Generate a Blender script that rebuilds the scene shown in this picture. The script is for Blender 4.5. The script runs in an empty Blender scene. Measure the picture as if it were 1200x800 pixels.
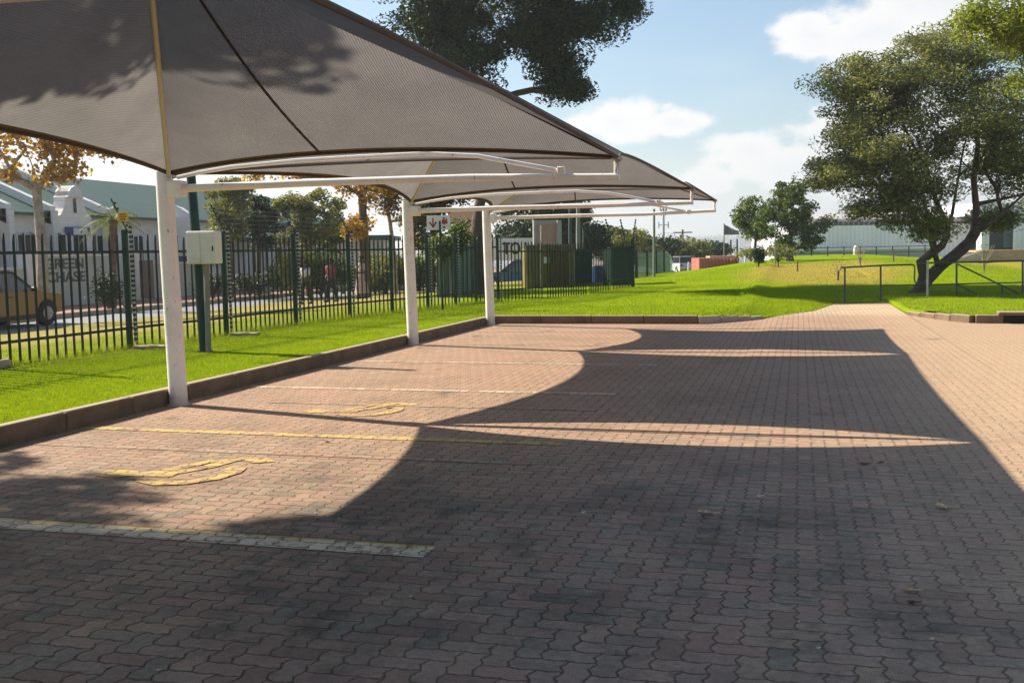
import bpy, math, random
import numpy as np
from mathutils import Vector, Matrix
R = math.radians
random.seed(7); rng = np.random.default_rng(7)
S = bpy.context.scene
COL = S.collection

# ------------------------------------------------------------------ camera
F_PX, YAW, PITCH, ROLL = 1195.91, -0.274524, 0.087415, -0.017601
cy, sy, cp, sp = math.cos(YAW), math.sin(YAW), math.cos(PITCH), math.sin(PITCH)
FW = Vector((sy*cp, cy*cp, -sp)); RT0 = Vector((cy, -sy, 0)); UP0 = RT0.cross(FW)
RT = RT0*math.cos(ROLL) + UP0*math.sin(ROLL); UP = -RT0*math.sin(ROLL) + UP0*math.cos(ROLL)
EYE = Vector((0, 0, 1.6))
cd = bpy.data.cameras.new('camera'); cam = bpy.data.objects.new('camera', cd); COL.objects.link(cam)
cd.sensor_width = 36; cd.lens = F_PX/1200*36; cd.clip_start = .05; cd.clip_end = 6000
M4 = Matrix((RT, UP, -FW)).transposed().to_4x4(); M4.translation = EYE
cam.matrix_world = M4; S.camera = cam

def ray(x, y): return FW + RT*((x-600)/F_PX) - UP*((y-400)/F_PX)
def at(x, y, D): return EYE + ray(x, y)*D                  # point at depth D
def atz(x, y, z=0.):
    d = ray(x, y); return EYE + d*((z-1.6)/d.z)
def atY(x, y, Yv):
    d = ray(x, y); return EYE + d*(Yv/d.y)
def atX(x, y, X):
    d = ray(x, y); return EYE + d*(X/d.x)

# ------------------------------------------------------------------ light
SUN = Vector((-1.244, .316, 1.0)).normalized()
ELEV = math.asin(SUN.z); AZ = math.atan2(SUN.x, SUN.y)
sd = bpy.data.lights.new('sun', 'SUN'); sd.energy = 5.0; sd.angle = R(.55); sd.color = (1, .91, .75)
so = bpy.data.objects.new('sun', sd); COL.objects.link(so); so.rotation_euler = (-SUN).to_track_quat('-Z', 'Y').to_euler()
S.view_settings.view_transform = 'Standard'; S.view_settings.look = 'None'
S.view_settings.exposure = 1.1; S.view_settings.gamma = 1

# ------------------------------------------------------------------ node helpers
class NT:
    def __init__(s, nt): s.nt = nt; s.n = nt.nodes; s.l = nt.links
    def node(s, t, **k):
        n = s.n.new(t)
        for a, b in k.items():
            if hasattr(n, a): setattr(n, a, b)
        return n
    def put(s, sock, v):
        if v is None: return
        if isinstance(v, bpy.types.NodeSocket): s.l.new(v, sock)
        elif isinstance(v, (tuple, list)) and len(v) == 3 and sock.type == 'RGBA': sock.default_value = (*v, 1)
        else: sock.default_value = v
    def m(s, op, a, b=None, c=None, clamp=False):
        n = s.n.new('ShaderNodeMath'); n.operation = op; n.use_clamp = clamp
        s.put(n.inputs[0], a); s.put(n.inputs[1], b); s.put(n.inputs[2], c); return n.outputs[0]
    def mix(s, f, a, b, mode='MIX'):
        n = s.n.new('ShaderNodeMix'); n.data_type = 'RGBA'; n.blend_type = mode
        s.put(n.inputs[0], f); s.put(n.inputs[6], a); s.put(n.inputs[7], b); return n.outputs[2]
    def noise(s, vec, scale, detail=4, rough=.55, w=None):
        n = s.n.new('ShaderNodeTexNoise'); s.put(n.inputs['Vector'], vec)
        n.inputs['Scale'].default_value = scale; n.inputs['Detail'].default_value = detail; n.inputs['Roughness'].default_value = rough
        return n.outputs['Fac']
    def ramp(s, f, stops):
        n = s.n.new('ShaderNodeValToRGB'); s.put(n.inputs[0], f); e = n.color_ramp.elements
        while len(e) < len(stops): e.new(.5)
        for q, (p, c) in zip(e, stops): q.position = p; q.color = (*c, 1) if len(c) == 3 else c
        return n.outputs[0]
    def step(s, v, a, b): return s.m('SMOOTHSTEP', v, a, b) if False else s.smooth(v, a, b)
    def smooth(s, v, a, b):
        n = s.n.new('ShaderNodeMapRange'); n.interpolation_type = 'SMOOTHSTEP'
        s.put(n.inputs[0], v); s.put(n.inputs[1], a); s.put(n.inputs[2], b); return n.outputs[0]
    def scale(s, vec, sc):
        n = s.n.new('ShaderNodeMapping'); s.put(n.inputs[0], vec); n.inputs['Scale'].default_value = sc; return n.outputs[0]
    def pos(s): return s.n.new('ShaderNodeNewGeometry').outputs['Position']
    def obj(s): return s.n.new('ShaderNodeTexCoord').outputs['Object']
    def sep(s, v):
        n = s.n.new('ShaderNodeSeparateXYZ'); s.put(n.inputs[0], v); return n.outputs
    def comb(s, x, y, z=0.):
        n = s.n.new('ShaderNodeCombineXYZ'); s.put(n.inputs[0], x); s.put(n.inputs[1], y); s.put(n.inputs[2], z); return n.outputs[0]
    def island(s): return s.n.new('ShaderNodeNewGeometry').outputs['Random Per Island']
    def bump(s, h, strength=.5, dist=.01):
        n = s.n.new('ShaderNodeBump'); s.put(n.inputs['Height'], h); n.inputs['Strength'].default_value = strength; n.inputs['Distance'].default_value = dist
        return n.outputs[0]

def material(name):
    m = bpy.data.materials.new(name); m.use_nodes = True; t = NT(m.node_tree)
    b = t.n['Principled BSDF']; return m, t, b
def flat(name, col, rough=.6, var=.12, scale=6., metal=0., bump=0., dirt=None, spec=.4):
    m, t, b = material(name); c = t.obj()
    n = t.noise(c, scale, 5, .65)
    lo = tuple(v*(1-var) for v in col); hi = tuple(min(1, v*(1+var)) for v in col)
    k = t.ramp(n, [(.3, lo), (.7, hi)])
    if dirt:
        d = t.smooth(t.noise(t.pos(), dirt[1], 6, .7), .52, .72); k = t.mix(t.m('MULTIPLY', d, dirt[2]), k, dirt[0])
    t.put(b.inputs['Base Color'], k); b.inputs['Roughness'].default_value = rough; b.inputs['Metallic'].default_value = metal
    b.inputs['Specular IOR Level'].default_value = spec
    if bump: t.put(b.inputs['Normal'], t.bump(t.noise(c, scale*6, 4), bump, .01))
    return m

# ------------------------------------------------------------------ world: sky with cumulus
w = bpy.data.worlds.new('World'); S.world = w; w.use_nodes = True; t = NT(w.node_tree)
bg = t.n['Background']
sky = t.node('ShaderNodeTexSky'); sky.sky_type = 'NISHITA'; sky.sun_disc = False
sky.sun_elevation = ELEV; sky.sun_rotation = AZ; sky.air_density = 1.25; sky.dust_density = .9; sky.ozone_density = 1.3
gen = t.n.new('ShaderNodeTexCoord').outputs['Generated']
X, Y, Z = t.sep(gen)
az = t.m('ARCTAN2', X, Y); el = t.m('ARCSINE', Z)
warp = t.noise(t.scale(gen, (1, 1, 1.6)), 9., 6, .6)
warp2 = t.noise(t.scale(gen, (1, 1, 2.2)), 26., 8, .62)
dens = None
def azel(px, py):
    d = ray(px, py).normalized(); return math.atan2(d.x, d.y), math.asin(d.z)
blobs = [(1040, 35, 105, 42), (955, 42, 50, 28), (1120, 0, 150, 60), (720, 140, 75, 26), (790, 143, 40, 16), (880, 178, 55, 22), (935, 200, 110, 42), (1050, 190, 160, 80),
         (830, 215, 60, 22), (160, 180, 150, 60), (300, 215, 240, 55), (560, 225, 200, 30), (-250, 120, 260, 120), (1500, 120, 260, 130), (1700, -400, 400, 120)]
for (px, py, rx, ry) in blobs:
    a0, e0 = azel(px, py)
    u = t.m('DIVIDE', t.m('SUBTRACT', az, a0), rx/F_PX); v = t.m('DIVIDE', t.m('SUBTRACT', el, e0), ry/F_PX)
    r2 = t.m('ADD', t.m('MULTIPLY', u, u), t.m('MULTIPLY', v, v))
    g = t.m('SUBTRACT', 1.25, t.m('SQRT', r2))
    dens = g if dens is None else t.m('SMOOTH_MAX', dens, g, .15)
dd = t.m('ADD', dens, t.m('MULTIPLY', t.m('SUBTRACT', warp, .5), 2.3))
dd = t.m('ADD', dd, t.m('MULTIPLY', t.m('SUBTRACT', warp2, .5), 1.1))
cl = t.smooth(dd, .25, .72)
# shading of the clouds: thick cores a little greyer
thick = t.smooth(dd, .55, 1.9)
cc = t.mix(thick, (7.6, 7.45, 7.25), (6.2, 6.4, 6.7))
haze = t.smooth(el, .12, -.02)
wisp = t.m('MULTIPLY', t.smooth(t.noise(t.scale(gen, (1, 1, 5)), 5., 6, .6), .45, .8), .16)
base = t.mix(t.m('ADD', t.m('MULTIPLY', haze, .78), wisp, clamp=True), t.mix(1., sky.outputs[0], (.78, .93, 1.06), 'MULTIPLY'), (6.1, 6.6, 7.0))
fin = t.mix(t.m('MULTIPLY', cl, .93), base, cc)
t.put(bg.inputs[0], fin); bg.inputs[1].default_value = .066

# ------------------------------------------------------------------ mesh helpers
class MB:
    def __init__(s): s.v = []; s.f = []; s.mi = []
    def add(s, vs, fs, mi=0):
        o = len(s.v); s.v += [tuple(p) for p in vs]; s.f += [tuple(i+o for i in f) for f in fs]; s.mi += [mi]*len(fs)
    def box(s, c, d, rz=0, mi=0, taper=1.0, tilt=(0, 0)):
        x, y, z = d[0]/2, d[1]/2, d[2]/2; q = []
        for k, (a, b, e) in enumerate([(-x, -y, -z), (x, -y, -z), (x, y, -z), (-x, y, -z), (-x, -y, z), (x, -y, z), (x, y, z), (-x, y, z)]):
            if e > 0: a, b = a*taper+tilt[0], b*taper+tilt[1]
            q.append((c[0]+a*math.cos(rz)-b*math.sin(rz), c[1]+a*math.sin(rz)+b*math.cos(rz), c[2]+e))
        s.add(q, [(0, 3, 2, 1), (4, 5, 6, 7), (0, 1, 5, 4), (1, 2, 6, 5), (2, 3, 7, 6), (3, 0, 4, 7)], mi)
    def bbox(s, c, d, rz=0, bev=.01, mi=0):          # box with chamfered edges
        x, y, z = d[0]/2, d[1]/2, d[2]/2; b = min(bev, x*.45, y*.45, z*.45); lay = []
        for zz, i in ((-z, b), (-z+b, 0), (z-b, 0), (z, b)):
            xa, ya = x-i, y-i
            ring = [(-xa, -ya+b), (-xa+b, -ya), (xa-b, -ya), (xa, -ya+b), (xa, ya-b), (xa-b, ya), (-xa+b, ya), (-xa, ya-b)]
            lay.append([(c[0]+p*math.cos(rz)-q*math.sin(rz), c[1]+p*math.sin(rz)+q*math.cos(rz), c[2]+zz) for p, q in ring])
        vs = sum(lay, []); fs = [tuple(range(7, -1, -1)), tuple(range(24, 32))]
        for k in range(3):
            for i in range(8): j = (i+1) % 8; fs.append((k*8+i, k*8+j, k*8+8+j, k*8+8+i))
        s.add(vs, fs, mi)
    def tube(s, pts, rad, n=8, mi=0, cap=True):
        pts = [Vector(p) for p in pts]; m = len(pts)
        rad = rad if isinstance(rad, (list, tuple)) else [rad]*m; vs = []; ref = None
        for i, p in enumerate(pts):
            d = (pts[min(i+1, m-1)]-pts[max(i-1, 0)]).normalized()
            if ref is None: ref = Vector((0, 0, 1)) if abs(d.z) < .9 else Vector((1, 0, 0))
            a = d.cross(ref).normalized(); b = d.cross(a).normalized(); ref = -b if b.dot(ref) < 0 else b
            a = d.cross(ref).normalized(); b = a.cross(d)
            for k in range(n):
                an = 2*math.pi*k/n; vs.append(p+a*(math.cos(an)*rad[i])+b*(math.sin(an)*rad[i]))
        fs = [(i*n+k, i*n+(k+1) % n, (i+1)*n+(k+1) % n, (i+1)*n+k) for i in range(m-1) for k in range(n)]
        if cap: fs += [tuple(range(n-1, -1, -1)), tuple(range((m-1)*n, m*n))]
        s.add(vs, fs, mi)
    def prism(s, poly, a, b, axis='y', rz=0, org=(0, 0, 0), mi=0):   # poly in (u,z) swept a..b along axis
        n = len(poly); vs = []
        for h in (a, b):
            for (u, z) in poly:
                p = (u, h, z) if axis == 'y' else ((h, u, z) if axis == 'x' else (u, z, h))
                vs.append((org[0]+p[0]*math.cos(rz)-p[1]*math.sin(rz), org[1]+p[0]*math.sin(rz)+p[1]*math.cos(rz), org[2]+p[2]))
        s.add(vs, [tuple(range(n)), tuple(range(2*n-1, n-1, -1))]+[(i, i+n, (i+1) % n+n, (i+1) % n) for i in range(n)], mi)
    def ball(s, c, r, seg=12, rings=8, mi=0, fn=None):
        vs = []; r = r if isinstance(r, (tuple, list)) else (r, r, r)
        for i in range(rings+1):
            th = math.pi*i/rings
            for k in range(seg):
                ph = 2*math.pi*k/seg; d = Vector((math.sin(th)*math.cos(ph), math.sin(th)*math.sin(ph), math.cos(th)))
                q = fn(d) if fn else 1
                vs.append((c[0]+d.x*r[0]*q, c[1]+d.y*r[1]*q, c[2]+d.z*r[2]*q))
        s.add(vs, [(i*seg+k, (i+1)*seg+k, (i+1)*seg+(k+1) % seg, i*seg+(k+1) % seg) for i in range(rings) for k in range(seg)], mi)
    def build(s, name, mat, parent=None, smooth=False, loc=None):
        me = bpy.data.meshes.new(name); me.from_pydata(s.v, [], s.f)
        mats = mat if isinstance(mat, (list, tuple)) else [mat]
        for m in mats: me.materials.append(m)
        if len(mats) > 1: me.polygons.foreach_set('material_index', s.mi)
        if smooth:
            me.polygons.foreach_set('use_smooth', [True]*len(me.polygons)); me.set_sharp_from_angle(angle=R(40))
        me.update()
        o = bpy.data.objects.new(name, me); COL.objects.link(o)
        if parent: o.parent = parent; 
        if parent: o.matrix_parent_inverse = parent_inv(parent)
        if loc: o.location = loc
        return o
def parent_inv(p):
    if p.parent or p.type != 'EMPTY': return Matrix.Identity(4)   # parts carry world coordinates themselves
    return Matrix.LocRotScale(p.location, p.rotation_euler, p.scale).inverted()
def tag(o, label=None, cat=None, group=None, kind=None):
    if label: o['label'] = label
    if cat: o['category'] = cat
    if group: o['group'] = group
    if kind: o['kind'] = kind
    return o
def empty(name, loc, label, cat, group=None, rz=0):
    o = bpy.data.objects.new(name, None); COL.objects.link(o); o.location = loc; o.rotation_euler = (0, 0, rz); o.empty_display_size = .2
    return tag(o, label, cat, group)
def npmesh(name, V, Fc, mat, parent=None):
    me = bpy.data.meshes.new(name); n = len(Fc); k = Fc.shape[1]
    me.vertices.add(len(V)); me.vertices.foreach_set('co', V.astype(np.float32).ravel())
    me.loops.add(n*k); me.loops.foreach_set('vertex_index', Fc.astype(np.int32).ravel())
    me.polygons.add(n); me.polygons.foreach_set('loop_start', np.arange(0, n*k, k, dtype=np.int32))
    me.update(calc_edges=True); me.materials.append(mat)
    o = bpy.data.objects.new(name, me); COL.objects.link(o)
    if parent: o.parent = parent; o.matrix_parent_inverse = parent_inv(parent)
    return o
def sm(x): x = min(1, max(0, x)); return x*x*(3-2*x)

# ------------------------------------------------------------------ pavers
def paver_nodes(t, P):
    """90 degree herringbone of zigzag-edged pavers; returns joint distance 0..1 and a random per paver"""
    W = .108
    x, y, _ = t.sep(P); x = t.m('DIVIDE', x, W); y = t.m('DIVIDE', y, W)
    def tri(v): return t.m('SUBTRACT', t.m('PINGPONG', t.m('ADD', v, 0.), .5), .25)
    nz = t.m('MULTIPLY', t.m('SUBTRACT', t.noise(P, 30., 4, .7), .5), .30)
    u = t.m('ADD', t.m('ADD', x, t.m('MULTIPLY', tri(y), .40)), nz); v = t.m('ADD', t.m('ADD', y, t.m('MULTIPLY', tri(x), .20)), nz)
    i = t.m('FLOOR', u); j = t.m('FLOOR', v); fu = t.m('SUBTRACT', u, i); fv = t.m('SUBTRACT', v, j)
    k = t.m('FLOORED_MODULO', t.m('SUBTRACT', i, j), 4.)
    def eq(q): return t.m('COMPARE', k, q, .25)
    e0, e1, e2, e3 = eq(0.), eq(1.), eq(2.), eq(3.)
    big = 9.
    def gate(d, off): return t.m('ADD', d, t.m('MULTIPLY', off, big))   # edge removed where off=1
    L = gate(fu, e1); Rr = gate(t.m('SUBTRACT', 1., fu), e0); B = gate(fv, e2); T = gate(t.m('SUBTRACT', 1., fv), e3)
    d = t.m('MINIMUM', t.m('MINIMUM', L, Rr), t.m('MINIMUM', B, T))
    oi = t.m('SUBTRACT', i, e1); oj = t.m('SUBTRACT', j, e2)
    wn = t.n.new('ShaderNodeTexWhiteNoise'); wn.noise_dimensions = '2D'; t.put(wn.inputs['Vector'], t.comb(oi, oj))
    return d, wn.outputs['Value'], wn.outputs['Color']
def paver_material(name, paint=None):
    m, t, b = material(name); P = t.pos()
    d, rnd, rc = paver_nodes(t, P)
    x, y, _ = t.sep(P)
    base = t.ramp(rnd, [(0., (.28, .19, .145)), (.2, (.36, .235, .18)), (.45, (.31, .235, .18)), (.7, (.40, .275, .205)), (.9, (.29, .245, .19)), (1., (.43, .30, .21))])
    # driveway side (right) is paler and sandier
    wr = t.smooth(t.m('ADD', x, t.m('MULTIPLY', t.noise(P, .5, 4), 2.0)), .6, 3.6)
    base = t.mix(t.m('MULTIPLY', wr, .75), base, (.50, .37, .245))
    far = t.smooth(y, 12., 24.); base = t.mix(t.m('MULTIPLY', far, .25), base, (.40, .26, .19))
    pathf = t.m('MULTIPLY', t.smooth(y, 23.6, 25.4), t.smooth(x, -1.6, .2)); base = t.mix(t.m('MULTIPLY', pathf, .9), base, (.56, .44, .31))
    lit_clean = t.smooth(t.m('ADD', y, t.m('MULTIPLY', t.noise(P, .7, 3), 2.)), 6.6, 10.5); base = t.mix(t.m('MULTIPLY', t.m('MULTIPLY', lit_clean, t.m('SUBTRACT', 1., t.m('MAXIMUM', pathf, t.m('MULTIPLY', wr, .8)))), .42), base, (.47, .30, .205))  # bays beyond the near shade painted brighter as if sunlit, with less grime
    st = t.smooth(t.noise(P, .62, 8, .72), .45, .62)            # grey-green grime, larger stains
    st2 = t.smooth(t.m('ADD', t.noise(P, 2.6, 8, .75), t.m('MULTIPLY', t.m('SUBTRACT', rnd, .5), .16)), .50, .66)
    grime = t.m('MULTIPLY', t.m('ADD', t.m('MULTIPLY', st, .50), t.m('MULTIPLY', st2, .42)), t.m('MULTIPLY', t.m('SUBTRACT', 1., t.m('MULTIPLY', wr, .75)), t.m('SUBTRACT', 1., t.m('MULTIPLY', lit_clean, .6))))
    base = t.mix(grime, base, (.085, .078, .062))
    oil = t.smooth(t.noise(t.scale(P, (1, .7, 1)), 1.1, 3, .5), .66, .74); base = t.mix(t.m('MULTIPLY', oil, .55), base, (.075, .068, .058))
    fine = t.noise(P, 160., 4, .7); mid = t.noise(P, 28., 4, .7)
    base = t.mix(.75, base, t.ramp(fine, [(.25, (.45, .45, .45)), (.75, (1.35, 1.35, 1.35))]), 'MULTIPLY') if True else base
    base = t.mix(.8, base, t.ramp(mid, [(.3, (.72, .72, .72)), (.7, (1.2, 1.2, 1.2))]), 'MULTIPLY')
    jw = t.m('ADD', .02, t.m('MULTIPLY', t.noise(P, 9., 3), .085))
    joint = t.m('SUBTRACT', 1., t.smooth(d, t.m('MULTIPLY', jw, .35), jw))
    jc = t.mix(t.smooth(t.noise(P, 1.7, 4), .4, .6), (.035, .025, .018), (.09, .062, .04))
    jc = t.mix(t.m('MULTIPLY', wr, .7), jc, (.30, .21, .14))
    if paint:
        cols, wear = paint[:2]
        pc = cols[0]
        if len(cols) > 1:
            ysel = t.m('ADD', t.m('MULTIPLY', t.m('SUBTRACT', 5.095, y), 8.), t.m('MULTIPLY', t.noise(t.scale(P, (1.2, 4, 1)), 2.2, 4, .6), 1.3))
            pc = t.mix(t.smooth(ysel, .35, .7), cols[0], cols[1])
        pc = t.mix(.5, pc, t.ramp(mid, [(.3, (.8, .8, .8)), (.7, (1.1, 1.1, 1.1))]), 'MULTIPLY')
        keep = t.smooth(t.m('ADD', t.noise(P, 13., 6, .7), t.m('MULTIPLY', t.m('SUBTRACT', rnd, .5), .3)), wear-.12, wear+.1)
        keep = t.m('MULTIPLY', keep, t.smooth(fine, .25, .45))
        base = t.mix(t.m('MULTIPLY', keep, paint[2] if len(paint) > 2 else .62), base, pc)
    colr = t.mix(t.m('MULTIPLY', joint, .78), base, jc)
    colr = t.mix(1., colr, (1.02, .965, .90), 'MULTIPLY')
    t.put(b.inputs['Base Color'], colr); b.inputs['Roughness'].default_value = .9; b.inputs['Specular IOR Level'].default_value = .22
    h = t.m('ADD', t.m('MULTIPLY', t.m('SUBTRACT', 1., joint), 1.), t.m('MULTIPLY', fine, .28)); h = t.m('ADD', h, t.m('MULTIPLY', rnd, .35)); h = t.m('ADD', h, t.m('MULTIPLY', mid, .4))
    t.put(b.inputs['Normal'], t.bump(h, .75, .006))
    return m
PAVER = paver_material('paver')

# ------------------------------------------------------------------ ground
def Yb(x):
    if x < -2.0: return 22.0
    pts = [(-2.0, 22.0), (-1.3, 22.9), (-.8, 23.6), (.35, 26.2), (1.0, 29.6), (3.0, 29.9), (3.02, 25.6), (2.44, 24.9), (2.7, 23.6), (3.34, 22.45)]
    if x < 1.0:
        for (a, b), (c, d) in zip(pts, pts[1:4]+[pts[4]]):
            if a <= x <= c: return b+(d-b)*(x-a)/(c-a)
    if x < 2.4: return 29.7
    if x < 3.34: return 24.9-(x-2.44)/(.9)*2.5 if x >= 2.44 else 29.7-(x-2.4)/.04*4.8
    return 22.4-.05*(x-3.34) if x < 12 else 21.97
def T(x, y):
    b = .15
    if x > -1.6: b = .15-.13*sm((x+1.6)/.9)
    if x > 2.44: b = .15
    if -1.6 < x <= 2.44: b += .1*sm((y-Yb(x))/4)
    if x < -12: b = .15-.42*sm((-12-x)/8)
    A = (.04+.72*sm((x+9)/9.))*(1-.5*sm((x-4.5)/6))
    z = b+A*sm((y-26)/30.)
    z += .035*math.sin(x*.9+1.3*math.sin(y*.21))*math.sin(y*.37+.6)*sm((y-23)/6)
    z -= sm((-1.5-x)/4)*sm((y-62)/30)*4.0
    return z
xsA = [-20.0+i*.7 for i in range(10)]+[-13.0+i*.35 for i in range(18)]+[-6.72]
xsB = [-6.72+i*.4 for i in range(1, 12)]+[-2.0, -1.65, -1.3, -1.05, -.8, -.4, 0, .35, .7, 1.0, 1.5, 2.0, 2.38, 2.44, 2.75, 3.05, 3.34]+[3.8+i*.6 for i in range(16)]+[14+i*2. for i in range(8)]+[32+i*6. for i in range(9)]
off = [0, .25, .5, .8, 1.2, 1.6]+[2+i*.6 for i in range(30)]+[20+i*1.5 for i in range(32)]+[70+i*5. for i in range(6)]
ysA = [-15+i*.5 for i in range(int(37/.5))]
V = []; Fs = []
def grid(xs, yf, n):
    o = len(V)
    for x in xs:
        yy = yf(x)
        for y in yy: V.append((x, y, T(x, y)))
    for i in range(len(xs)-1):
        for k in range(n-1): a = o+i*n+k; Fs.append((a, a+n, a+n+1, a+1))
fa = lambda x: ysA+[22.0+s for s in off]
grid(xsA, fa, len(ysA)+len(off))
grid([-6.72]+xsB, lambda x: [Yb(x)+s*(1-(Yb(x)-22)/100) for s in off], len(off))
m, t, b = material('lawn'); P = t.pos()
n1 = t.noise(P, .35, 5, .6); n2 = t.noise(P, 6., 5, .7); n3 = t.noise(P, 90., 3, .7)
g = t.ramp(n1, [(.3, (.15, .225, .006)), (.55, (.20, .275, .008)), (.75, (.25, .29, .010))])
g = t.mix(.8, g, t.ramp(n2, [(.3, (.72, .74, .7)), (.7, (1.22, 1.2, 1.2))]), 'MULTIPLY')
g = t.mix(.7, g, t.ramp(n3, [(.25, (.55, .6, .5)), (.75, (1.35, 1.3, 1.3))]), 'MULTIPLY')
px, py, pz = t.sep(P)
dx = t.m('SUBTRACT', px, 1.0); dy = t.m('SUBTRACT', py, 44.)   # dry patch on the bank
dr = t.m('SQRT', t.m('ADD', t.m('POWER', t.m('DIVIDE', dx, 4.2), 2.), t.m('POWER', t.m('DIVIDE', dy, 11.), 2.)))
dry = t.smooth(t.m('ADD', dr, t.m('MULTIPLY', t.noise(P, .9, 5, .7), .9)), 1.45, .95)
dx2 = t.m('SUBTRACT', px, 12.0); dy2 = t.m('SUBTRACT', py, 56.)
dr2 = t.m('SQRT', t.m('ADD', t.m('POWER', t.m('DIVIDE', dx2, 7.), 2.), t.m('POWER', t.m('DIVIDE', dy2, 12.), 2.)))
dry2 = t.smooth(t.m('ADD', dr2, t.m('MULTIPLY', t.noise(P, .9, 5, .7), .9)), 1.45, .95)
dry = t.m('MAXIMUM', dry, t.m('MULTIPLY', dry2, .6))
g = t.mix(t.m('MULTIPLY', dry, .85), g, t.mix(t.smooth(n2, .4, .6), (.34, .19, .07), (.34, .29, .05)))
farv = t.m('MULTIPLY', t.smooth(t.m('ADD', px, t.m('MULTIPLY', n1, 2.)), -11.0, -12.6), .85); g = t.mix(farv, g, t.mix(t.smooth(n2, .42, .58), (.40, .29, .17), (.27, .26, .06)))
worn = t.m('MULTIPLY', t.smooth(t.noise(P, 1.1, 6, .72), .58, .70), .4); g = t.mix(worn, g, (.27, .25, .045))
edge = t.m('MULTIPLY', t.smooth(px, -9.6, -10.6), t.smooth(t.noise(P, 2.5, 5, .7), .4, .6))
g = t.mix(t.m('MULTIPLY', edge, .7), g, (.30, .24, .09))
t.put(b.inputs['Base Color'], g); b.inputs['Roughness'].default_value = 1.; b.inputs['Specular IOR Level'].default_value = .0
t.put(b.inputs['Normal'], t.bump(t.m('ADD', t.m('MULTIPLY', n3, .5), n2), .7, .04))
LAWN = m
me = bpy.data.meshes.new('lawn'); me.from_pydata(V, [], Fs); me.materials.append(LAWN)
me.polygons.foreach_set('use_smooth', [True]*len(me.polygons)); me.update()
tag(bpy.data.objects.new('lawn', me), kind='structure'); COL.objects.link(bpy.data.objects['lawn'])

# far ground sheet reaching the horizon
V = []; Fs = []
gx = [-3000, -2200, -1500, -1000, -700, -450, -300, -200, -140, -100, -75, -55, -40, -28, -16, -6, 6, 20, 40, 80, 130, 200, 300, 450, 700, 1000, 1500, 2200, 3000]
gy = [-600, -200, -60, -20, 0, 20, 40, 60, 75, 90, 120, 160, 220, 320, 450, 650, 900, 1200, 1500, 1750, 2000, 2250, 2500, 2800, 3200]
def G(x, y):
    z = -.42
    if y > 75:
        side = sm((9-x)/6) if y < 150 else 1
        z -= side*22*sm((y-90)/350)
    if y > 900: z += 48*sm((y-1000)/1100)*(.72+.22*math.sin(x*.0021+1.)+.12*math.sin(x*.0063))
    return z
for x in gx:
    for y in gy: V.append((x, y, G(x, y)))
n = len(gy)
for i in range(len(gx)-1):
    for k in range(n-1): a = i*n+k; Fs.append((a, a+n, a+n+1, a+1))
m, t, b = material('town_ground'); P = t.pos()
g = t.ramp(t.noise(P, .02, 8, .7), [(.3, (.07, .085, .04)), (.5, (.12, .11, .07)), (.7, (.22, .19, .15))])
t.put(b.inputs['Base Color'], g); b.inputs['Roughness'].default_value = .95
me = bpy.data.meshes.new('ground'); me.from_pydata(V, [], Fs); me.materials.append(m)
me.polygons.foreach_set('use_smooth', [True]*len(me.polygons)); me.update()
o = bpy.data.objects.new('ground', me); COL.objects.link(o); tag(o, kind='structure')

# parking lot sheet
V = []; Fs = []
xl = [-6.72, -5, -3.5, -2.0, -1.65, -1.3, -1.05, -.8, -.4, 0, .35, .7, 1.0, 1.5, 2.0, 2.38, 2.44, 2.75, 3.05, 3.34, 6, 10, 20, 40, 80]
for x in xl: V += [(x, -15, 0), (x, 10, 0), (x, Yb(x)+.05, 0 if not -.6 < x < 2.44 else .02)]
for i in range(len(xl)-1):
    for k in (0, 1): a = i*3+k; Fs.append((a, a+3, a+4, a+1))
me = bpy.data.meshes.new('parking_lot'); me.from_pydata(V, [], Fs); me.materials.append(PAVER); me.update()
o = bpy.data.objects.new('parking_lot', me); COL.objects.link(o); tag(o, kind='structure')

# road, far pavement
ROAD = flat('asphalt', (.20, .205, .215), .85, .15, 1.2, bump=.3, dirt=((.28, .25, .22), .3, .5))
PAVE = flat('red_pavement', (.30, .16, .11), .9, .3, .7, dirt=((.2, .17, .1), .5, .5))
CONC = flat('kerb_concrete', (.36, .29, .22), .9, .2, 2., bump=.5, dirt=((.10, .08, .06), 1.5, .75))
mb = MB(); mb.box((-22.6, 60, -.36), (5.4, 260, .12)); tag(mb.build('road', ROAD), kind='structure')
mb = MB(); mb.box((-26.4, 60, -.33), (6.4, 260, .30)); tag(mb.build('pavement', PAVE), kind='structure')
mb = MB(); 
for k in range(60): mb.bbox((-23.1, -20+k*1.7, -.27), (.16, 1.68, .28), 0, .02)
tag(mb.build('kerb', CONC), kind='structure')
# lot kerbs
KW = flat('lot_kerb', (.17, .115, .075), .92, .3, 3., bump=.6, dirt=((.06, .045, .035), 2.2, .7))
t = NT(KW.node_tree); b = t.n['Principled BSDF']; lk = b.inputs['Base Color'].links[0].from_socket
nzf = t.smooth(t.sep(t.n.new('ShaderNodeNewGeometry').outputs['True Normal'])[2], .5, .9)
t.put(b.inputs['Base Color'], t.mix(t.m('MULTIPLY', nzf, .75), lk, (.42, .33, .22)))  # sunlit kerb top put into the colour: upward faces mixed paler
mb = MB()
for k in range(37): mb.bbox((-6.68, -14.5+k*1.0, .045), (.13, .994, .27), 0, .015)
for k in range(4): mb.bbox((-6.1+k*1.15, 22.06, .045), (1.144, .13, .27), 0, .015)
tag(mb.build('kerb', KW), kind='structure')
mb = MB(); mb.prism([(-.065, -.1), (.065, -.1), (.065, .16), (-.065, .16)], 0, .01)
mb = MB()
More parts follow.
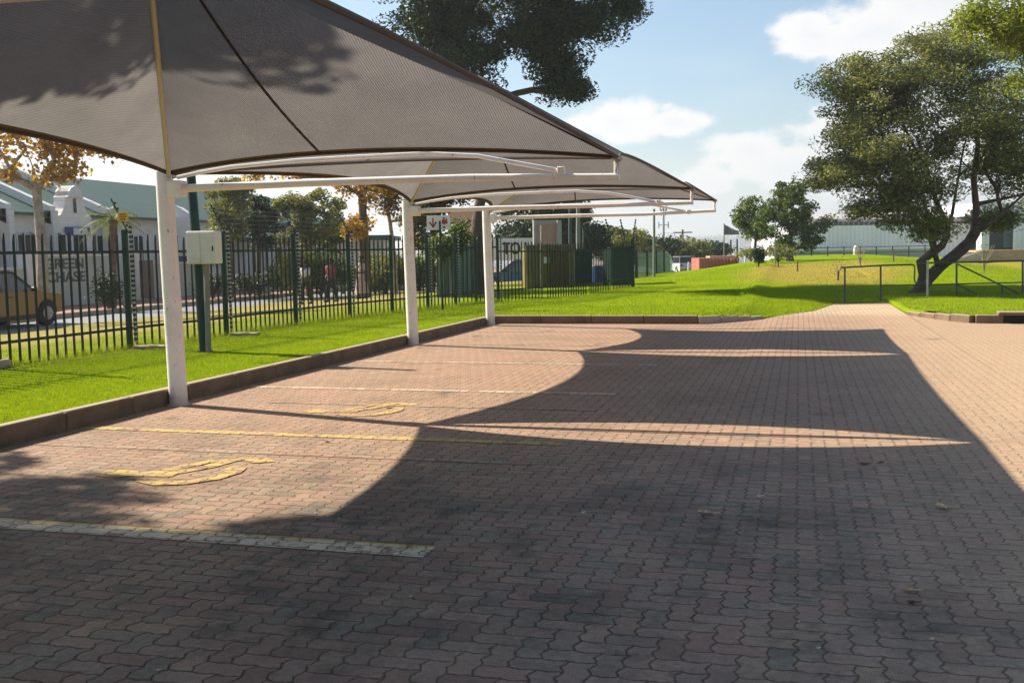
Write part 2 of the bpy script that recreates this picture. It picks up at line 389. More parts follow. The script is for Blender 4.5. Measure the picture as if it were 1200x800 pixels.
def kerbrun(mb, pts, h0, h1, wd=.13):
    n = len(pts)
    for i in range(n-1):
        a = Vector(pts[i]); c = Vector(pts[i+1]); d = (c-a); L = d.length; rz = math.atan2(d.y, d.x); h = h0+(h1-h0)*(i+.5)/(n-1)
        mb.bbox(((a.x+c.x)/2, (a.y+c.y)/2, h/2-.05), (L*.994, wd, h+.1), rz, .015)
kerbrun(mb, [(-2.08, 22.04), (-1.65, 22.45), (-1.3, 22.9), (-1.05, 23.25), (-.8, 23.6)], .17, .06)
LK = flat('pale_kerb', (.42, .33, .24), .9, .15, 3., bump=.5)
tag(mb.build('kerb', LK), kind='structure')
mb = MB()
kerbrun(mb, [(2.44, 24.9), (2.66, 24.25), (2.88, 23.6), (3.1, 22.95), (3.4, 22.42)], .08, .17)
kerbrun(mb, [(3.45+i*1., 22.40-.05*i) for i in range(9)]+[(12+i*1., 21.97) for i in range(1, 10)], .17, .17)
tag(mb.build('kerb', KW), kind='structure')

sdn = empty('storm_drain', (6, 22.3, 0), 'dark kerb inlet under a slab at the edge of the grass island', 'drain')
mb = MB()
for k in range(6): mb.bbox((4.6+k*1.5, 22.36-.058*k, .20), (1.49, .34, .07), -.038, .012)
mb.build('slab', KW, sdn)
mb = MB(); mb.box((8.3, 22.16, .085), (8.7, .06, .16), -.038); mb.build('opening', flat('inlet_shade', (.012, .010, .008), .9), sdn)  # solid near-black face stands in for the shade inside the inlet

# ------------------------------------------------------------------ painted markings
YW = (.62, .44, .07); WH = (.62, .57, .46)
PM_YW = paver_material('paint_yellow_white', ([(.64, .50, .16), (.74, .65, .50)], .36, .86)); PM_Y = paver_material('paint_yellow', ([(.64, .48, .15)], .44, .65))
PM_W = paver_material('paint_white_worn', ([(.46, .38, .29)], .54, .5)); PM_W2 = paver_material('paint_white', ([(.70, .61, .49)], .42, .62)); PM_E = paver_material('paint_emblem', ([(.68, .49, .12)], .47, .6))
def line(x0, x1, y, wd, mat, dy=0):
    mb = MB(); n = 12
    V = []
    for i in range(n+1):
        x = x0+(x1-x0)*i/n; V += [(x, y-wd/2+dy*i/n, .004), (x, y+wd/2+dy*i/n, .004)]
    mb.add(V, [(2*i, 2*i+2, 2*i+3, 2*i+1) for i in range(n)])
    tag(mb.build('painted_line', mat), kind='structure')
line(-6.5, -1.9, 5.06, .2, PM_YW, -.02); line(-6.5, -1.9, 8.18, .14, PM_Y); line(-6.5, -1.95, 11.16, .12, PM_W2); line(-6.5, -1.9, 14.1, .10, PM_W2)
line(-6.4, -1.9, 7.36, .10, PM_W); line(-5.6, -1.95, 10.0, .10, PM_W); line(-6.3, -2, 16.9, .12, PM_W); line(-6.3, -1.9, 19.7, .12, PM_W)

# wheelchair symbol lying sideways (head towards the kerb); outline points measured on the ground
def emblem(ox, oy, s=1.0, z=.005):
    mb = MB()
    def stroke(pts, wd):
        nonlocal z
        z += .0004
        vs = []; P = [Vector((p[0], p[1], 0)) for p in pts]; wds = list(wd) if isinstance(wd, list) else [wd]*len(P)
        for i, p in enumerate(P):
            wds[i] = wds[i]*1.3
            d = (P[min(i+1, len(P)-1)]-P[max(i-1, 0)]).normalized(); nn = Vector((-d.y, d.x, 0))*wds[i]/2
            vs += [p+nn, p-nn]
        vs = [(ox+v.x*s, oy+v.y*s, z) for v in vs]
        mb.add(vs, [(2*i, 2*i+1, 2*i+3, 2*i+2) for i in range(len(P)-1)])
    c = [(.22*math.cos(a), .085+.17*math.sin(a)) for a in [2*math.pi*k/16 for k in range(16)]]
    mb.add([(ox+(.17+q[0])*s, oy+q[1]*s, z) for q in c], [tuple(range(16))])
    stroke([(.30, .08), (.60, .12), (.78, .17)], [.14, .14, .16])                 # spine
    stroke([(.50, .16), (.66, .52), (.80, .86)], [.12, .12, .10])                 # arm
    stroke([(.66, .12), (.90, .55), (.98, .92), (1.12, 1.02)], [.13, .13, .12, .12])  # thigh
    stroke([(1.12, .98), (1.26, .86), (1.36, .98)], [.11, .12, .2])              # foot
    a = [(.62, -.10), (.86, -.22), (1.10, -.14), (1.26, .08), (1.30, .34), (1.22, .55)]
    stroke(a, [.16, .14, .13, .13, .14, .16])                                     # wheel
    return mb
o = emblem(-5.03, 6.37, .76).build('painted_symbol', PM_E); tag(o, kind='structure')
o = emblem(-4.9, 9.42, .72).build('painted_symbol', PM_E); tag(o, kind='structure')

# ------------------------------------------------------------------ shade carport
WP = flat('white_paint', (.88, .80, .75), .42, .06, 3., bump=.05, dirt=((.45, .38, .33), 2.5, .45))
def fabric(name, col):
    m = bpy.data.materials.new(name); m.use_nodes = True; t = NT(m.node_tree); t.n.clear()
    out = t.n.new('ShaderNodeOutputMaterial'); P = t.obj()
    wv = t.n.new('ShaderNodeTexWave'); wv.inputs['Scale'].default_value = 16; wv.inputs['Distortion'].default_value = 3.5; wv.inputs['Detail'].default_value = 3; t.put(wv.inputs['Vector'], t.scale(P, (1.0, .35, .3)))
    n = t.noise(P, 1.6, 5, .6); f = t.noise(t.scale(P, (1, 4, 1)), 70, 3, .7)
    k = t.mix(.6, col, t.ramp(n, [(.3, (.8, .8, .8)), (.7, (1.15, 1.14, 1.12))]), 'MULTIPLY')
    k = t.mix(.5, k, t.ramp(f, [(.3, (.75, .75, .75)), (.7, (1.2, 1.2, 1.2))]), 'MULTIPLY')
    k = t.mix(.12, k, wv.outputs['Color'], 'MULTIPLY'); sp_ = t.smooth(t.noise(P, .9, 6, .7), .52, .7); k = t.mix(t.m('MULTIPLY', sp_, .3), k, tuple(c_*.6 for c_ in col))
    bm = t.bump(t.m('ADD', wv.outputs['Fac'], t.m('MULTIPLY', f, .3)), .3, .02)
    a = t.n.new('ShaderNodeBsdfDiffuse'); t.put(a.inputs[0], k); t.put(a.inputs['Normal'], bm)
    b = t.n.new('ShaderNodeBsdfTranslucent'); t.put(b.inputs[0], k); t.put(b.inputs['Normal'], bm)
    x = t.n.new('ShaderNodeMixShader'); x.inputs[0].default_value = .40; t.l.new(a.outputs[0], x.inputs[1]); t.l.new(b.outputs[0], x.inputs[2])
    t.l.new(x.outputs[0], out.inputs[0]); return m
FAB = fabric('shade_net', (.222, .208, .203)); HEM = flat('hem_webbing', (.10, .07, .055), .85, .15, 20.); SEAM = flat('seam_thread', (.045, .035, .035), .9, .1)
t = NT(WP.node_tree); b = t.n['Principled BSDF']; lk = b.inputs['Base Color'].links[0].from_socket; P = t.pos(); zz = t.sep(P)[2]
lowd = t.m('MULTIPLY', t.smooth(t.m('ADD', zz, t.m('MULTIPLY', t.noise(P, 7., 5, .7), .5)), .55, .2), .6)
chip = t.m('MULTIPLY', t.smooth(t.noise(t.scale(P, (1, 1, .5)), 26., 4, .6), .66, .69), .7)
t.put(b.inputs['Base Color'], t.mix(chip, t.mix(lowd, lk, (.34, .24, .16)), (.30, .19, .12)))
PX0, PYS, PL = -6.52, [-4.75, 2.3, 9.66, 16.74, 21.44], 4.88
AZ_END = [2.30, 2.30, 2.29, 2.34, 2.37]; CZ_END = [2.47, 2.47, 2.47, 2.56, 2.58]
PXC = -4.12
car = empty('shade_carport', (PX0, 9.66, 0), 'long cantilever carport on white posts with grey shade net roof over the parking bays', 'carport')
STEEL = flat('galvanised', (.35, .33, .31), .45, .15, 8., metal=.5)
for k, y in enumerate(PYS):
    mb = MB(); tx = PX0-.05
    mb.tube([(PX0, y, 0), (PX0-.01, y, .6), (tx+.01, y, 1.9), (tx, y, 2.52)], [.098, .098, .093, .090], 20)
    mb.tube([(PX0, y, 0), (PX0, y, .012)], [.125, .125], 20)
    mb.build('post', WP, car, True)
    mb = MB(); mb.tube([(tx+.05, y, 2.335), (PX0+1.6, y, 2.345), (PX0+3.4, y, 2.335), (PX0+PL, y, AZ_END[k])], [.042, .04, .036, .032], 12)
    mb.tube([(PX0+PL-.03, y, AZ_END[k]-.02), (PX0+PL-.03, y, CZ_END[k]-.01)], .02, 8)
    mb.build('cantilever_arm', WP, car, True)
    mb = MB(); mb.bbox((tx+.15, y, 2.335), (.16, .16, .17), 0, .01); mb.build('arm_bracket', WP, car)
    mb = MB(); ap = [(q_.x, y, q_.z) for q_ in (atY(a_, b_, 9.66) for a_, b_ in ((208, 208), (235, 202), (270, 196), (350, 188), (420, 184), (500, 180), (560, 183), (650, 199)))]+[(-2.2, y, 2.34)]
    mb.tube(ap, .022, 8); mb.bbox((-2.2, y, 2.36), (.07, .07, .09), 0, .005); mb.build('strut', WP, car, True)
def sail(y0, y1, zp=3.85, c0=2.47, c1=2.47):
    A = Vector((PX0+.03, y0+.03, 2.50)); B = Vector((PX0+.03, y1-.03, 2.50)); C = Vector((PX0+PL, y1-.03, c1)); D = Vector((PX0+PL, y0+.03, c0))
    Pk = Vector((PXC, (y0+y1)/2, zp)); N = 24; Mv = 14; ln = y1-y0
    edges = [(A, B, Vector((1, 0, 0)), .46, .14), (B, C, Vector((0, -1, 0)), .50, .10), (C, D, Vector((-1, 0, 0)), .33, .23), (D, A, Vector((0, 1, 0)), .50, .10)]
    mb = MB(); hem = []
    for (p, q, inw, sc, up) in edges:
        rows = []
        for j in range(Mv+1):
            v = j/Mv; row = []
            for i in range(N+1):
                u = i/N; c = 4*u*(1-u); e = p.lerp(q, u)+inw*sc*c+Vector((0, 0, up*c))
                hip = (p.lerp(Pk, v) if u < .5 else q.lerp(Pk, v))
                x = e.lerp(Pk, v)
                # hips bow gently below the straight rafter line, panels saddle between them
                x.z -= .06*v*(1-v)*4*(1-c)*.3 + .13*c*math.sin(math.pi*v)
                x.z += .0
                row.append(x)
            rows.append(row)
        o = len(mb.v)
        mb.add(sum(rows, []), [(j*(N+1)+i, j*(N+1)+i+1, (j+1)*(N+1)+i+1, (j+1)*(N+1)+i) for j in range(Mv) for i in range(N)])
        hem.append(rows)
    s = mb.build('shade_sail', FAB, car); s.data.polygons.foreach_set('use_smooth', [True]*len(s.data.polygons))
    h = MB()
    for rows in hem:
        e = rows[0]; f = [a.lerp(b, .55)-Vector((0, 0, .004)) for a, b in zip(rows[0], rows[1])]
        f = [a+(b-a).normalized()*.085-Vector((0, 0, .006)) for a, b in zip(rows[0], rows[1])]
        n = len(e)
        h.add(e+f, [(i, i+1, n+i+1, n+i) for i in range(n-1)])
        h.tube([x-Vector((0, 0, .004)) for x in e], .017, 6)
    h.build('hem', HEM, s)
    sm_ = MB()
    for rows, side in ((hem[1], .40), (hem[3], .60), ):
        i = round(side*N); sm_.tube([r[i]-Vector((0, 0, .006)) for r in rows], .012, 6)
    sm_.tube([r[-1]-Vector((0, 0, .008)) for r in hem[1]], .010, 6); sm_.tube([r[0]-Vector((0, 0, .008)) for r in hem[3]], .010, 6)
    sm_.build('seam', SEAM, s)
    for r_ in ([r[0]-Vector((0, 0, .035)) for r in hem[0]], [r[-1]-Vector((0, 0, .035)) for r in hem[0]]):
        q = MB(); q.tube(r_, .024, 10); q.build('rafter', RAFT, car, True)
    for c_ in (C, D):
        q = MB(); q.ball(c_-Vector((.02, 0, .01)), (.05, .05, .03)); q.tube([c_, c_-Vector((.03, 0, .14))], .011, 6); q.build('turnbuckle', STEEL, car, True)
RAFT = flat('rafter_cream', (.56, .50, .38), .5, .08, 5.)
sail(PYS[0], PYS[1]); sail(PYS[1], PYS[2]); sail(PYS[2], PYS[3], 3.95, c1=2.56); sail(PYS[3], PYS[4], 3.45, 2.56, 2.58)

# ------------------------------------------------------------------ palisade fence
GRN = flat('green_paint', (.012, .038, .028), .45, .2, 4., dirt=((.10, .07, .05), 2., .4)); GRND = flat('dark_picket', (.020, .028, .022), .5, .25, 5., dirt=((.14, .09, .06), 3., .6))
WCO = flat('insulator', (.40, .41, .38), .4, .1); BLK = flat('black_plastic', (.02, .02, .02), .4, .1)
fence = empty('palisade_fence', (-10.2, 14, .15), 'dark green steel palisade fence with pointed pickets along the verge', 'fence')
FP = [(-10.9, 3.9), (-10.75, 6.4), (-10.6, 9.0), (-10.5, 11.3), (-10.40, 14.15), (-10.2, 16.72), (-10.15, 19.35), (-9.95, 21.6), (-9.6, 23.3), (-9.25, 24.87), (-8.98, 26.31), (-8.68, 27.2), (-8.3, 28.1)]
FP2 = [(-8.3, 28.1), (-7.5, 30.5), (-6.65, 33.0), (-6.25, 35.1), (-5.84, 37.2)]
def picket(mb, p, d, z0, h, w=.052, mi=0):
    n = Vector((-d.y, d.x, 0)); q = []
    for zz, ww in ((z0, 1), (z0+h-.12, 1), (z0+h, .12)):
        for s_ in (-1, 1):
            q.append(p+d*(w/2*ww*s_)+n*.012+Vector((0, 0, zz)))
        q.append(p-n*.012+Vector((0, 0, zz)))
    mb.add(q, [(0, 1, 4, 3), (1, 2, 5, 4), (2, 0, 3, 5), (3, 4, 7, 6), (4, 5, 8, 7), (5, 3, 6, 8), (6, 7, 8)], mi)
def fence_run(root, pts, zg, H, sp=.172, panelname='picket_panel', pm=GRND, post=True, ins=(), jit=.5):
    for k, (a, c) in enumerate(zip(pts, pts[1:])):
        a3, c3 = Vector((*a, 0)), Vector((*c, 0)); d = (c3-a3).normalized(); L = (c3-a3).length; mb = MB(); n = max(3, int(L/sp))
        for i in range(1, n):
            p = a3+d*(L*i/n); picket(mb, p, Matrix.Rotation(random.gauss(0, .09), 3, 'Z') @ d, zg(p.x, p.y)+random.uniform(-.01, .01)-.03, H+random.gauss(0, .012))
        mb.build('picket_panel', pm, root)
        for nm, zz in (('rail', .33), ('rail', H-.30)):
            mb = MB(); nn = Vector((-d.y, d.x, 0))*.03
            za, zc = zg(*a)+zz, zg(*c)+zz
            mb.tube([a3+nn+Vector((0, 0, za)), c3+nn+Vector((0, 0, zc))], .022, 4); mb.build('rail', GRND, root)
    if post:
        for k, a in enumerate(pts):
            z = zg(*a); mb = MB(); mb.bbox((a[0], a[1], z+H/2), (.082, .082, H+.12), .2, .008); mb.build('fence_post', GRN, root)
            if k in ins:
                mb = MB()
                for j in range(24): mb.bbox((a[0]+.10, a[1]+.02, z+.12+j*.078), (.045, .05, .034), 0, .01)
                mb.build('insulator_strip', WCO, root)
                mb = MB()
                for j in range(24): mb.box((a[0]+.095, a[1]+.02, z+.158+j*.078), (.035, .04, .04))
                for j in range(5): mb.ball((a[0]+.05-(.05*j), a[1], z+H+.12+.09*j), .022, 6, 4)
                mb.tube([(a[0]+.07, a[1], z+H), (a[0]-.22, a[1], z+H+.55)], .012, 5)
                mb.build('live_wire_bracket', BLK, root)
zg = lambda x, y: T(x, y)
fence_run(fence, FP, zg, 1.86, ins=(3, 4, 5, 6, 7, 9, 10, 12))
fence_run(fence, FP2[1:], zg, 1.72, sp=.15, ins=(3,), post=False)
d = [(-8.3, 28.1), (-7.5, 30.5)]; fence_run(fence, d, zg, 1.74, post=False)
for p, lean in ((FP2[-1], .12), ((-6.0, 36.4), -.15), ((-6.25, 35.1), -.2), ((-6.65, 33.0), -.25)):
    mb = MB(); z = T(*p)+1.7
    if p == FP2[-1]: mb.bbox((p[0], p[1], T(*p)+.85), (.12, .12, 1.85), .2, .01); mb.build('fence_post', GRN, fence); mb = MB()
    mb.tube([(p[0], p[1], z), (p[0]+lean, p[1], z+.75)], .018, 6)
    for j in range(6): mb.ball((p[0]+lean*(.3+j*.13), p[1], z+.22+j*.1), .035, 6, 4)
    mb.build('live_wire_bracket', BLK, fence)
WIRE = flat('wire', (.3, .3, .3), .4, .1, metal=.6)
mb = MB()
for j in range(5):
    pts = [Vector((a[0]+.05-.05*j, a[1], T(*a)+1.98+.09*j)) for a in FP[3:]]
    for a, c in zip(pts, pts[1:]): mb.tube([a, a.lerp(c, .5)-Vector((0, 0, .012)), c], .0018, 3, cap=False)
mb.build('live_wire', WIRE, fence)
for a in (FP[4], FP[5]):
    mb = MB(); mb.bbox((a[0]+.25, a[1]+.15, T(*a)+.02), (.6, .22, .05), .2, .02); mb.build('footing', LK, fence)
mb = MB(); mb.bbox((-10.6, 11.1, .2), (.5, .9, .12), .1, .02); mb.build('footing', LK, fence)
# yellow warning plate
mb = MB(); p = at(144, 254, 15.1); mb.bbox((p.x, p.y, p.z), (.155, .012, .13), .35, .003)
YEL = flat('warning_yellow', (.80, .42, .03), .5, .06)
wp = mb.build('warning_sign', YEL); tag(wp, 'small yellow warning plate with dark lettering on top of a green fence post', 'sign')
mb = MB()
for j, (w_, zz) in enumerate(((.10, .035), (.11, .0), (.08, -.035))):
    for q in range(5): mb.box((p.x+(-.04+.02*q)*w_/.11*math.cos(.35)+.0085*math.sin(.35), p.y+(-.04+.02*q)*w_/.11*math.sin(.35)-.0085*math.cos(.35), p.z+zz), (.012, .003, .018), .35)
mb.build('warning_text', HEM, wp)

# ------------------------------------------------------------------ leaves, trees
def leafmat(name, cols, trans=.35, rough=.55):
    m = bpy.data.materials.new(name); m.use_nodes = True; t = NT(m.node_tree); b = t.n['Principled BSDF']; out = t.n['Material Output']
    k = t.ramp(t.island(), [(i/(len(cols)-1), c) for i, c in enumerate(cols)])
    big = t.noise(t.pos(), .9, 3); k = t.mix(.8, k, t.ramp(big, [(.35, (.75, .78, .7)), (.65, (1.2, 1.18, 1.1))]), 'MULTIPLY')
    t.put(b.inputs['Base Color'], k); b.inputs['Roughness'].default_value = rough; b.inputs['Specular IOR Level'].default_value = .25
    tr = t.n.new('ShaderNodeBsdfTranslucent'); t.put(tr.inputs[0], t.mix(1., k, (1.25, 1.2, .6), 'MULTIPLY'))
    x = t.n.new('ShaderNodeMixShader'); x.inputs[0].default_value = trans
    t.l.new(b.outputs[0], x.inputs[1]); t.l.new(tr.outputs[0], x.inputs[2]); t.l.new(x.outputs[0], out.inputs[0]); return m
def leaf_arrays(C, size, aspect=.55, jitter=.35, droop=0.):
    n = len(C); th = rng.uniform(0, 2*np.pi, n); zc = rng.uniform(-1, 1, n)*.8-droop; zc = np.clip(zc, -1, 1); r = np.sqrt(1-zc**2)
    a = np.stack([r*np.cos(th), r*np.sin(th), zc], 1)
    b = rng.normal(size=(n, 3)); b -= a*(a*b).sum(1)[:, None]; b /= np.linalg.norm(b, axis=1)[:, None]
    s = size*(1+rng.normal(0, jitter, n)).clip(.4, 2); L = a*s[:, None]; W = b*(s*aspect)[:, None]; c = np.cross(a, b)*(s*.15)[:, None]
    V = np.stack([C-L*.5, C+W*.5+c, C+L*.5, C-W*.5+c], 1).reshape(-1, 3); Fq = np.arange(4*n).reshape(n, 4); return V, Fq
def skeleton(base, trunk, r0, centers, wob=.12, taper=.9):
    """trunk: list of points; centers: cluster centres. returns nodes, parents, radii"""
    N = [Vector(p) for p in trunk]; par = [-1]+list(range(len(trunk)-1)); fork = max(1, int(len(trunk)*.45))
    top = N[fork]
    for c in sorted(centers, key=lambda c: (c-top).length):
        best, bi = 1e9, 0
        for i in range(fork, len(N)):
            q = N[i]; dd = (c-q).length+(.9*max(0, q.z-c.z)) + .15*(q-top).length
            if dd < best: best, bi = dd, i
        a = N[bi]; L = (c-a).length; k = max(2, int(L/.55)); prev = bi
        for j in range(1, k+1):
            u = j/k; q = a.lerp(c, u)+Vector((random.gauss(0, 1), random.gauss(0, 1), random.gauss(0, .7)))*wob*L*.25*(u*(1-u)*4)**.5
            q.z += .06*L*math.sin(math.pi*u)
            N.append(q); par.append(prev); prev = len(N)-1
    load = [0.]*len(N); kids = [0]*len(N)
    for i in range(len(N)): 
        if i and par[i] >= 0: kids[par[i]] += 1
    for i in range(len(N)-1, 0, -1):
        if kids[i] == 0: load[i] += 1
        load[par[i]] += load[i]
    mx = max(load[0], 1); rad = [max(.012, r0*(l/mx)**.5*taper) for l in load]
    for i in range(fork): rad[i] = r0*(1.25-.35*i/fork) if i else r0*1.35
    return N, par, rad
def bark(name, c, dirt=None): return flat(name, c, .9, .35, 5., bump=.9, dirt=dirt)
BARK_D = bark('bark_dark', (.085, .06, .045), ((.17, .13, .10), 2.5, .6)); BARK_P = bark('bark_plane', (.33, .27, .21), ((.55, .48, .38), 3., .8)); BARK_R = bark('bark_brown', (.13, .085, .055))
def tree(name, label, cat, trunk, r0, crown, ncl, nleaf, lsize, lm, bm, spread=(.5, .5, .32), group=None, shell=.45, aspect=.55, droop=0., wob=.12, minz=None, sides=7, taper=.9):
    base = Vector(trunk[0]); root = empty(name, base, label, cat, group)
    cs = []; tot = sum(w_ for *_, w_ in crown)
    for (c, r, wgt) in crown:
        c = Vector(c)
        for _ in range(max(1, round(ncl*wgt/tot))):
            d = Vector((random.gauss(0, 1), random.gauss(0, 1), random.gauss(0, 1))).normalized(); q = random.uniform(shell, 1)**.6
            p = c+Vector((d.x*r[0], d.y*r[1], d.z*r[2]))*q
            if minz and p.z < minz: p.z = minz+random.uniform(0, .5)
            cs.append(p)
    N, par, rad = skeleton(base, trunk, r0, cs, wob, taper)
    mb = MB(); nt_ = len(trunk)
    mb.tube(N[:nt_], rad[:nt_], 12)
    for i in range(nt_, len(N)):
        a, c = N[par[i]], N[i]; mb.tube([a, c], [min(rad[par[i]], rad[i]*1.35), rad[i]], sides if rad[i] > .04 else 4, cap=False)
    mb.build('trunk', bm, root, True)
    per = nleaf//max(1, len(cs)); C = []
    for c in cs:
        k = max(3, int(per*random.uniform(.5, 1.5))); s_ = random.uniform(.65, 1.25)
        g = rng.normal(size=(k, 3)); rr = np.linalg.norm(g, axis=1)[:, None]; g = g/rr*np.minimum(rr, 1.9)
        C.append(np.array(c)+g*np.array(spread)*s_*.62)
    C = np.concatenate(C); V, Fq = leaf_arrays(C, lsize, aspect, droop=droop)
    npmesh('crown', V, Fq, lm, root)
    return root
L_DK = leafmat('leaf_dark', [(.010, .024, .010), (.020, .045, .014), (.035, .065, .018), (.055, .08, .025)], .16)
L_AC = leafmat('leaf_acacia', [(.05, .065, .02), (.13, .15, .05), (.19, .21, .085), (.28, .29, .14), (.21, .23, .105)], .4)
L_OR = leafmat('leaf_autumn', [(.50, .27, .05), (.36, .18, .045), (.60, .38, .08), (.42, .30, .08), (.25, .15, .06)], .45)
L_RU = leafmat('leaf_rust', [(.25, .13, .06), (.32, .18, .09), (.18, .11, .06), (.30, .24, .10)], .4)
L_OL = leafmat('leaf_olive', [(.08, .11, .03), (.19, .20, .06), (.28, .26, .08), (.13, .17, .045)], .4)
L_GR = leafmat('leaf_green', [(.03, .06, .012), (.06, .115, .018), (.12, .17, .03), (.21, .24, .055)], .3)
L_YG = leafmat('leaf_yellowgreen', [(.10, .15, .015), (.18, .25, .02), (.25, .31, .035), (.24, .20, .04)], .45)
L_BR = leafmat('leaf_bronze', [(.10, .06, .03), (.16, .10, .05), (.09, .09, .04), (.05, .07, .03)], .3)

# spreading acacia, right (trunk traced: base 1080,352; fork about 1100,312)
def A_(x, y, dD=0): return at(x, y, 29.6+dD)
tb = A_(1071, 353); tb.z = T(tb.x, tb.y)-.1
root = tree('acacia_tree', 'spreading olive-green acacia with dark leaning forked trunk behind the steel railing', 'tree',
     [tb, A_(1078, 340), A_(1084, 329), A_(1092, 321), A_(1100, 313)], .15,
     [(A_(1035, 110), (2.0, 2.2, 1.35), 5), (A_(1020, 175, -.6), (1.7, 1.8, 1.1), 4), (A_(1100, 80), (2.1, 2.2, 1.35), 4), (A_(1140, 150, -.8), (1.9, 2.0, 1.5), 5), (A_(1215, 130), (2.0, 2.2, 1.8), 4),
      (A_(1065, 215, -.7), (1.35, 1.5, .7), 3), (A_(1000, 100), (1.3, 1.5, .75), 1.6), (A_(1140, 60), (1.6, 1.6, 1.0), 2), (A_(1165, 255, .8), (.75, .9, .45), 1.0), (A_(1235, 240, .8), (.9, .9, .6), 1), (A_(1045, 245, -1), (1.0, .9, .5), 1.8), (A_(985, 205, -.5), (1.0, 1.2, .6), 2.2), (A_(1085, 262, -1.2), (.6, .6, .5), 1.2), (A_(1180, 200, .3), (1.1, 1.2, .8), 2.2)],
     430, 125000, .095, L_AC, BARK_D, spread=(.50, .50, .25), aspect=.36, wob=.25, shell=.1, taper=.6)
# heavy limbs
mb = MB()
limbs = [[(1074, 345), (1086, 328), (1100, 314), (1118, 299), (1135, 283), (1143, 268), (1144, 244), (1141, 210), (1146, 170), (1140, 120)], [(1080, 338), (1083, 322), (1079, 307), (1090, 298), (1104, 288), (1110, 277), (1108, 260), (1098, 238), (1086, 200), (1075, 160)],
         [(1094, 296), (1094, 280), (1090, 262), (1085, 244), (1070, 215), (1050, 195)], [(1143, 240), (1165, 235), (1190, 230), (1225, 222)], [(1108, 275), (1116, 250), (1120, 225), (1128, 180), (1135, 150)],
         [(1141, 275), (1160, 262), (1180, 245), (1200, 228), (1230, 200)], [(1105, 311), (1121, 302), (1138, 288), (1147, 274), (1146, 255)], [(1143, 250), (1142, 200), (1165, 160), (1190, 120)], [(1086, 200), (1060, 150), (1040, 110), (1025, 85)]]
for i, lm_ in enumerate(limbs):
    r0 = (.21, .175, .10, .075, .065, .075, .11, .05, .045)[i]; n = len(lm_)
    mb.tube([A_(x, y, .15*math.sin(i*2.+k*.6)-.1*i*(k > 0)) for k, (x, y) in enumerate(lm_)], [r0*(1-.74*(k/(n-1))**.8) for k in range(n)], 9)
o = mb.build('limb', BARK_D, root, True)

# tall dark tree behind the canopies
def B_(x, y, dD=0): return at(x, y, 36+dD)
tb = B_(556, 352); tb.z = T(tb.x, tb.y)-.1
tree('blackwood_tree', 'tall dark-leaved tree rising above the carport roofs, trunk beside the hanging sign', 'tree',
     [tb, B_(556, 300), B_(562, 240), B_(575, 190), B_(590, 140)], .30,
     [(B_(600, 5), (3.6, 3.4, 2.2), 6), (B_(520, -5), (2.3, 2.4, 1.6), 3.5), (B_(690, 15), (1.7, 2.0, 1.0), 2.6), (B_(655, 60), (1.5, 1.6, .8), 1.4), (B_(670, 100), (.95, 1.1, .45), 1.1), (B_(540, 60), (1.9, 1.9, 1.1), 2.6), (B_(628, 38), (1.3, 1.4, .8), 1.8),
      (B_(600, -90), (3.4, 3.2, 2.4), 5), (B_(540, -130), (2.6, 2.8, 2.), 3), (B_(670, -70), (2.2, 2.4, 1.6), 3), (B_(500, 40), (1.2, 1.4, .9), 1.2), (B_(730, 5), (.6, .8, .5), .5), (B_(575, 110), (.9, 1., .9), .6)],
     260, 125000, .13, L_DK, BARK_D, spread=(.66, .66, .40), aspect=.42, wob=.2, shell=.1, taper=.62)

# pair of round green trees in the middle
for (x, y0, D, cr, lab) in ((926, 304, 54, [((928, 243), (1.3, 1.2, 1.05), 5), ((905, 262), (.9, .9, .8), 2), ((948, 264), (1.15, 1., .95), 3.2), ((930, 285), (1.2, 1., .35), 1.5), ((925, 225), (.75, .8, .5), 1.3)], 'round dense green tree, the larger of the pair left of the pale warehouse'),
                         (886, 300, 58, [((881, 250), (.95, .9, .95), 3.4), ((883, 270), (.7, .8, .5), 1.5)], 'smaller narrow green tree, left of the round one near the flag')):
    base = at(x, y0, D); base.z = T(base.x, base.y)-.1
    tree('park_tree', lab, 'tree', [base, at(x-1, y0-10, D), at(x, y0-25, D), at(x+1, y0-40, D)], .17 if D == 54 else .09, [(at(c[0], c[1], D), r, w_) for c, r, w_ in cr], 80, 13000 if D == 54 else 6000, .13, L_GR, BARK_D, spread=(.36, .36, .24), aspect=.6, group='round green trees on the bank')
p = at(930, 300, 50)

# yellow-green tree reaching in from the right edge
def C_(x, y, dD=0): return at(x, y, 20+dD)
tree('leafy_tree', 'bright yellow-green foliage reaching in at the top right corner', 'tree', [at(1420, 352, 21), at(1415, 250, 21), at(1400, 150, 21), at(1370, 60, 21)], .22,
     [(C_(1168, 18), (.7, .8, .6), 3.2), (C_(1220, 30), (.75, .9, .7), 3), (C_(1250, -70), (1.3, 1.3, 1.0), 4), (C_(1215, 90), (.3, .4, .35), .9), (C_(1350, 0), (1.7, 1.6, 1.3), 4), (C_(1145, 22), (.3, .5, .25), .7)],
     120, 24000, .075, L_YG, BARK_D, spread=(.34, .34, .24), aspect=.4, droop=.25)

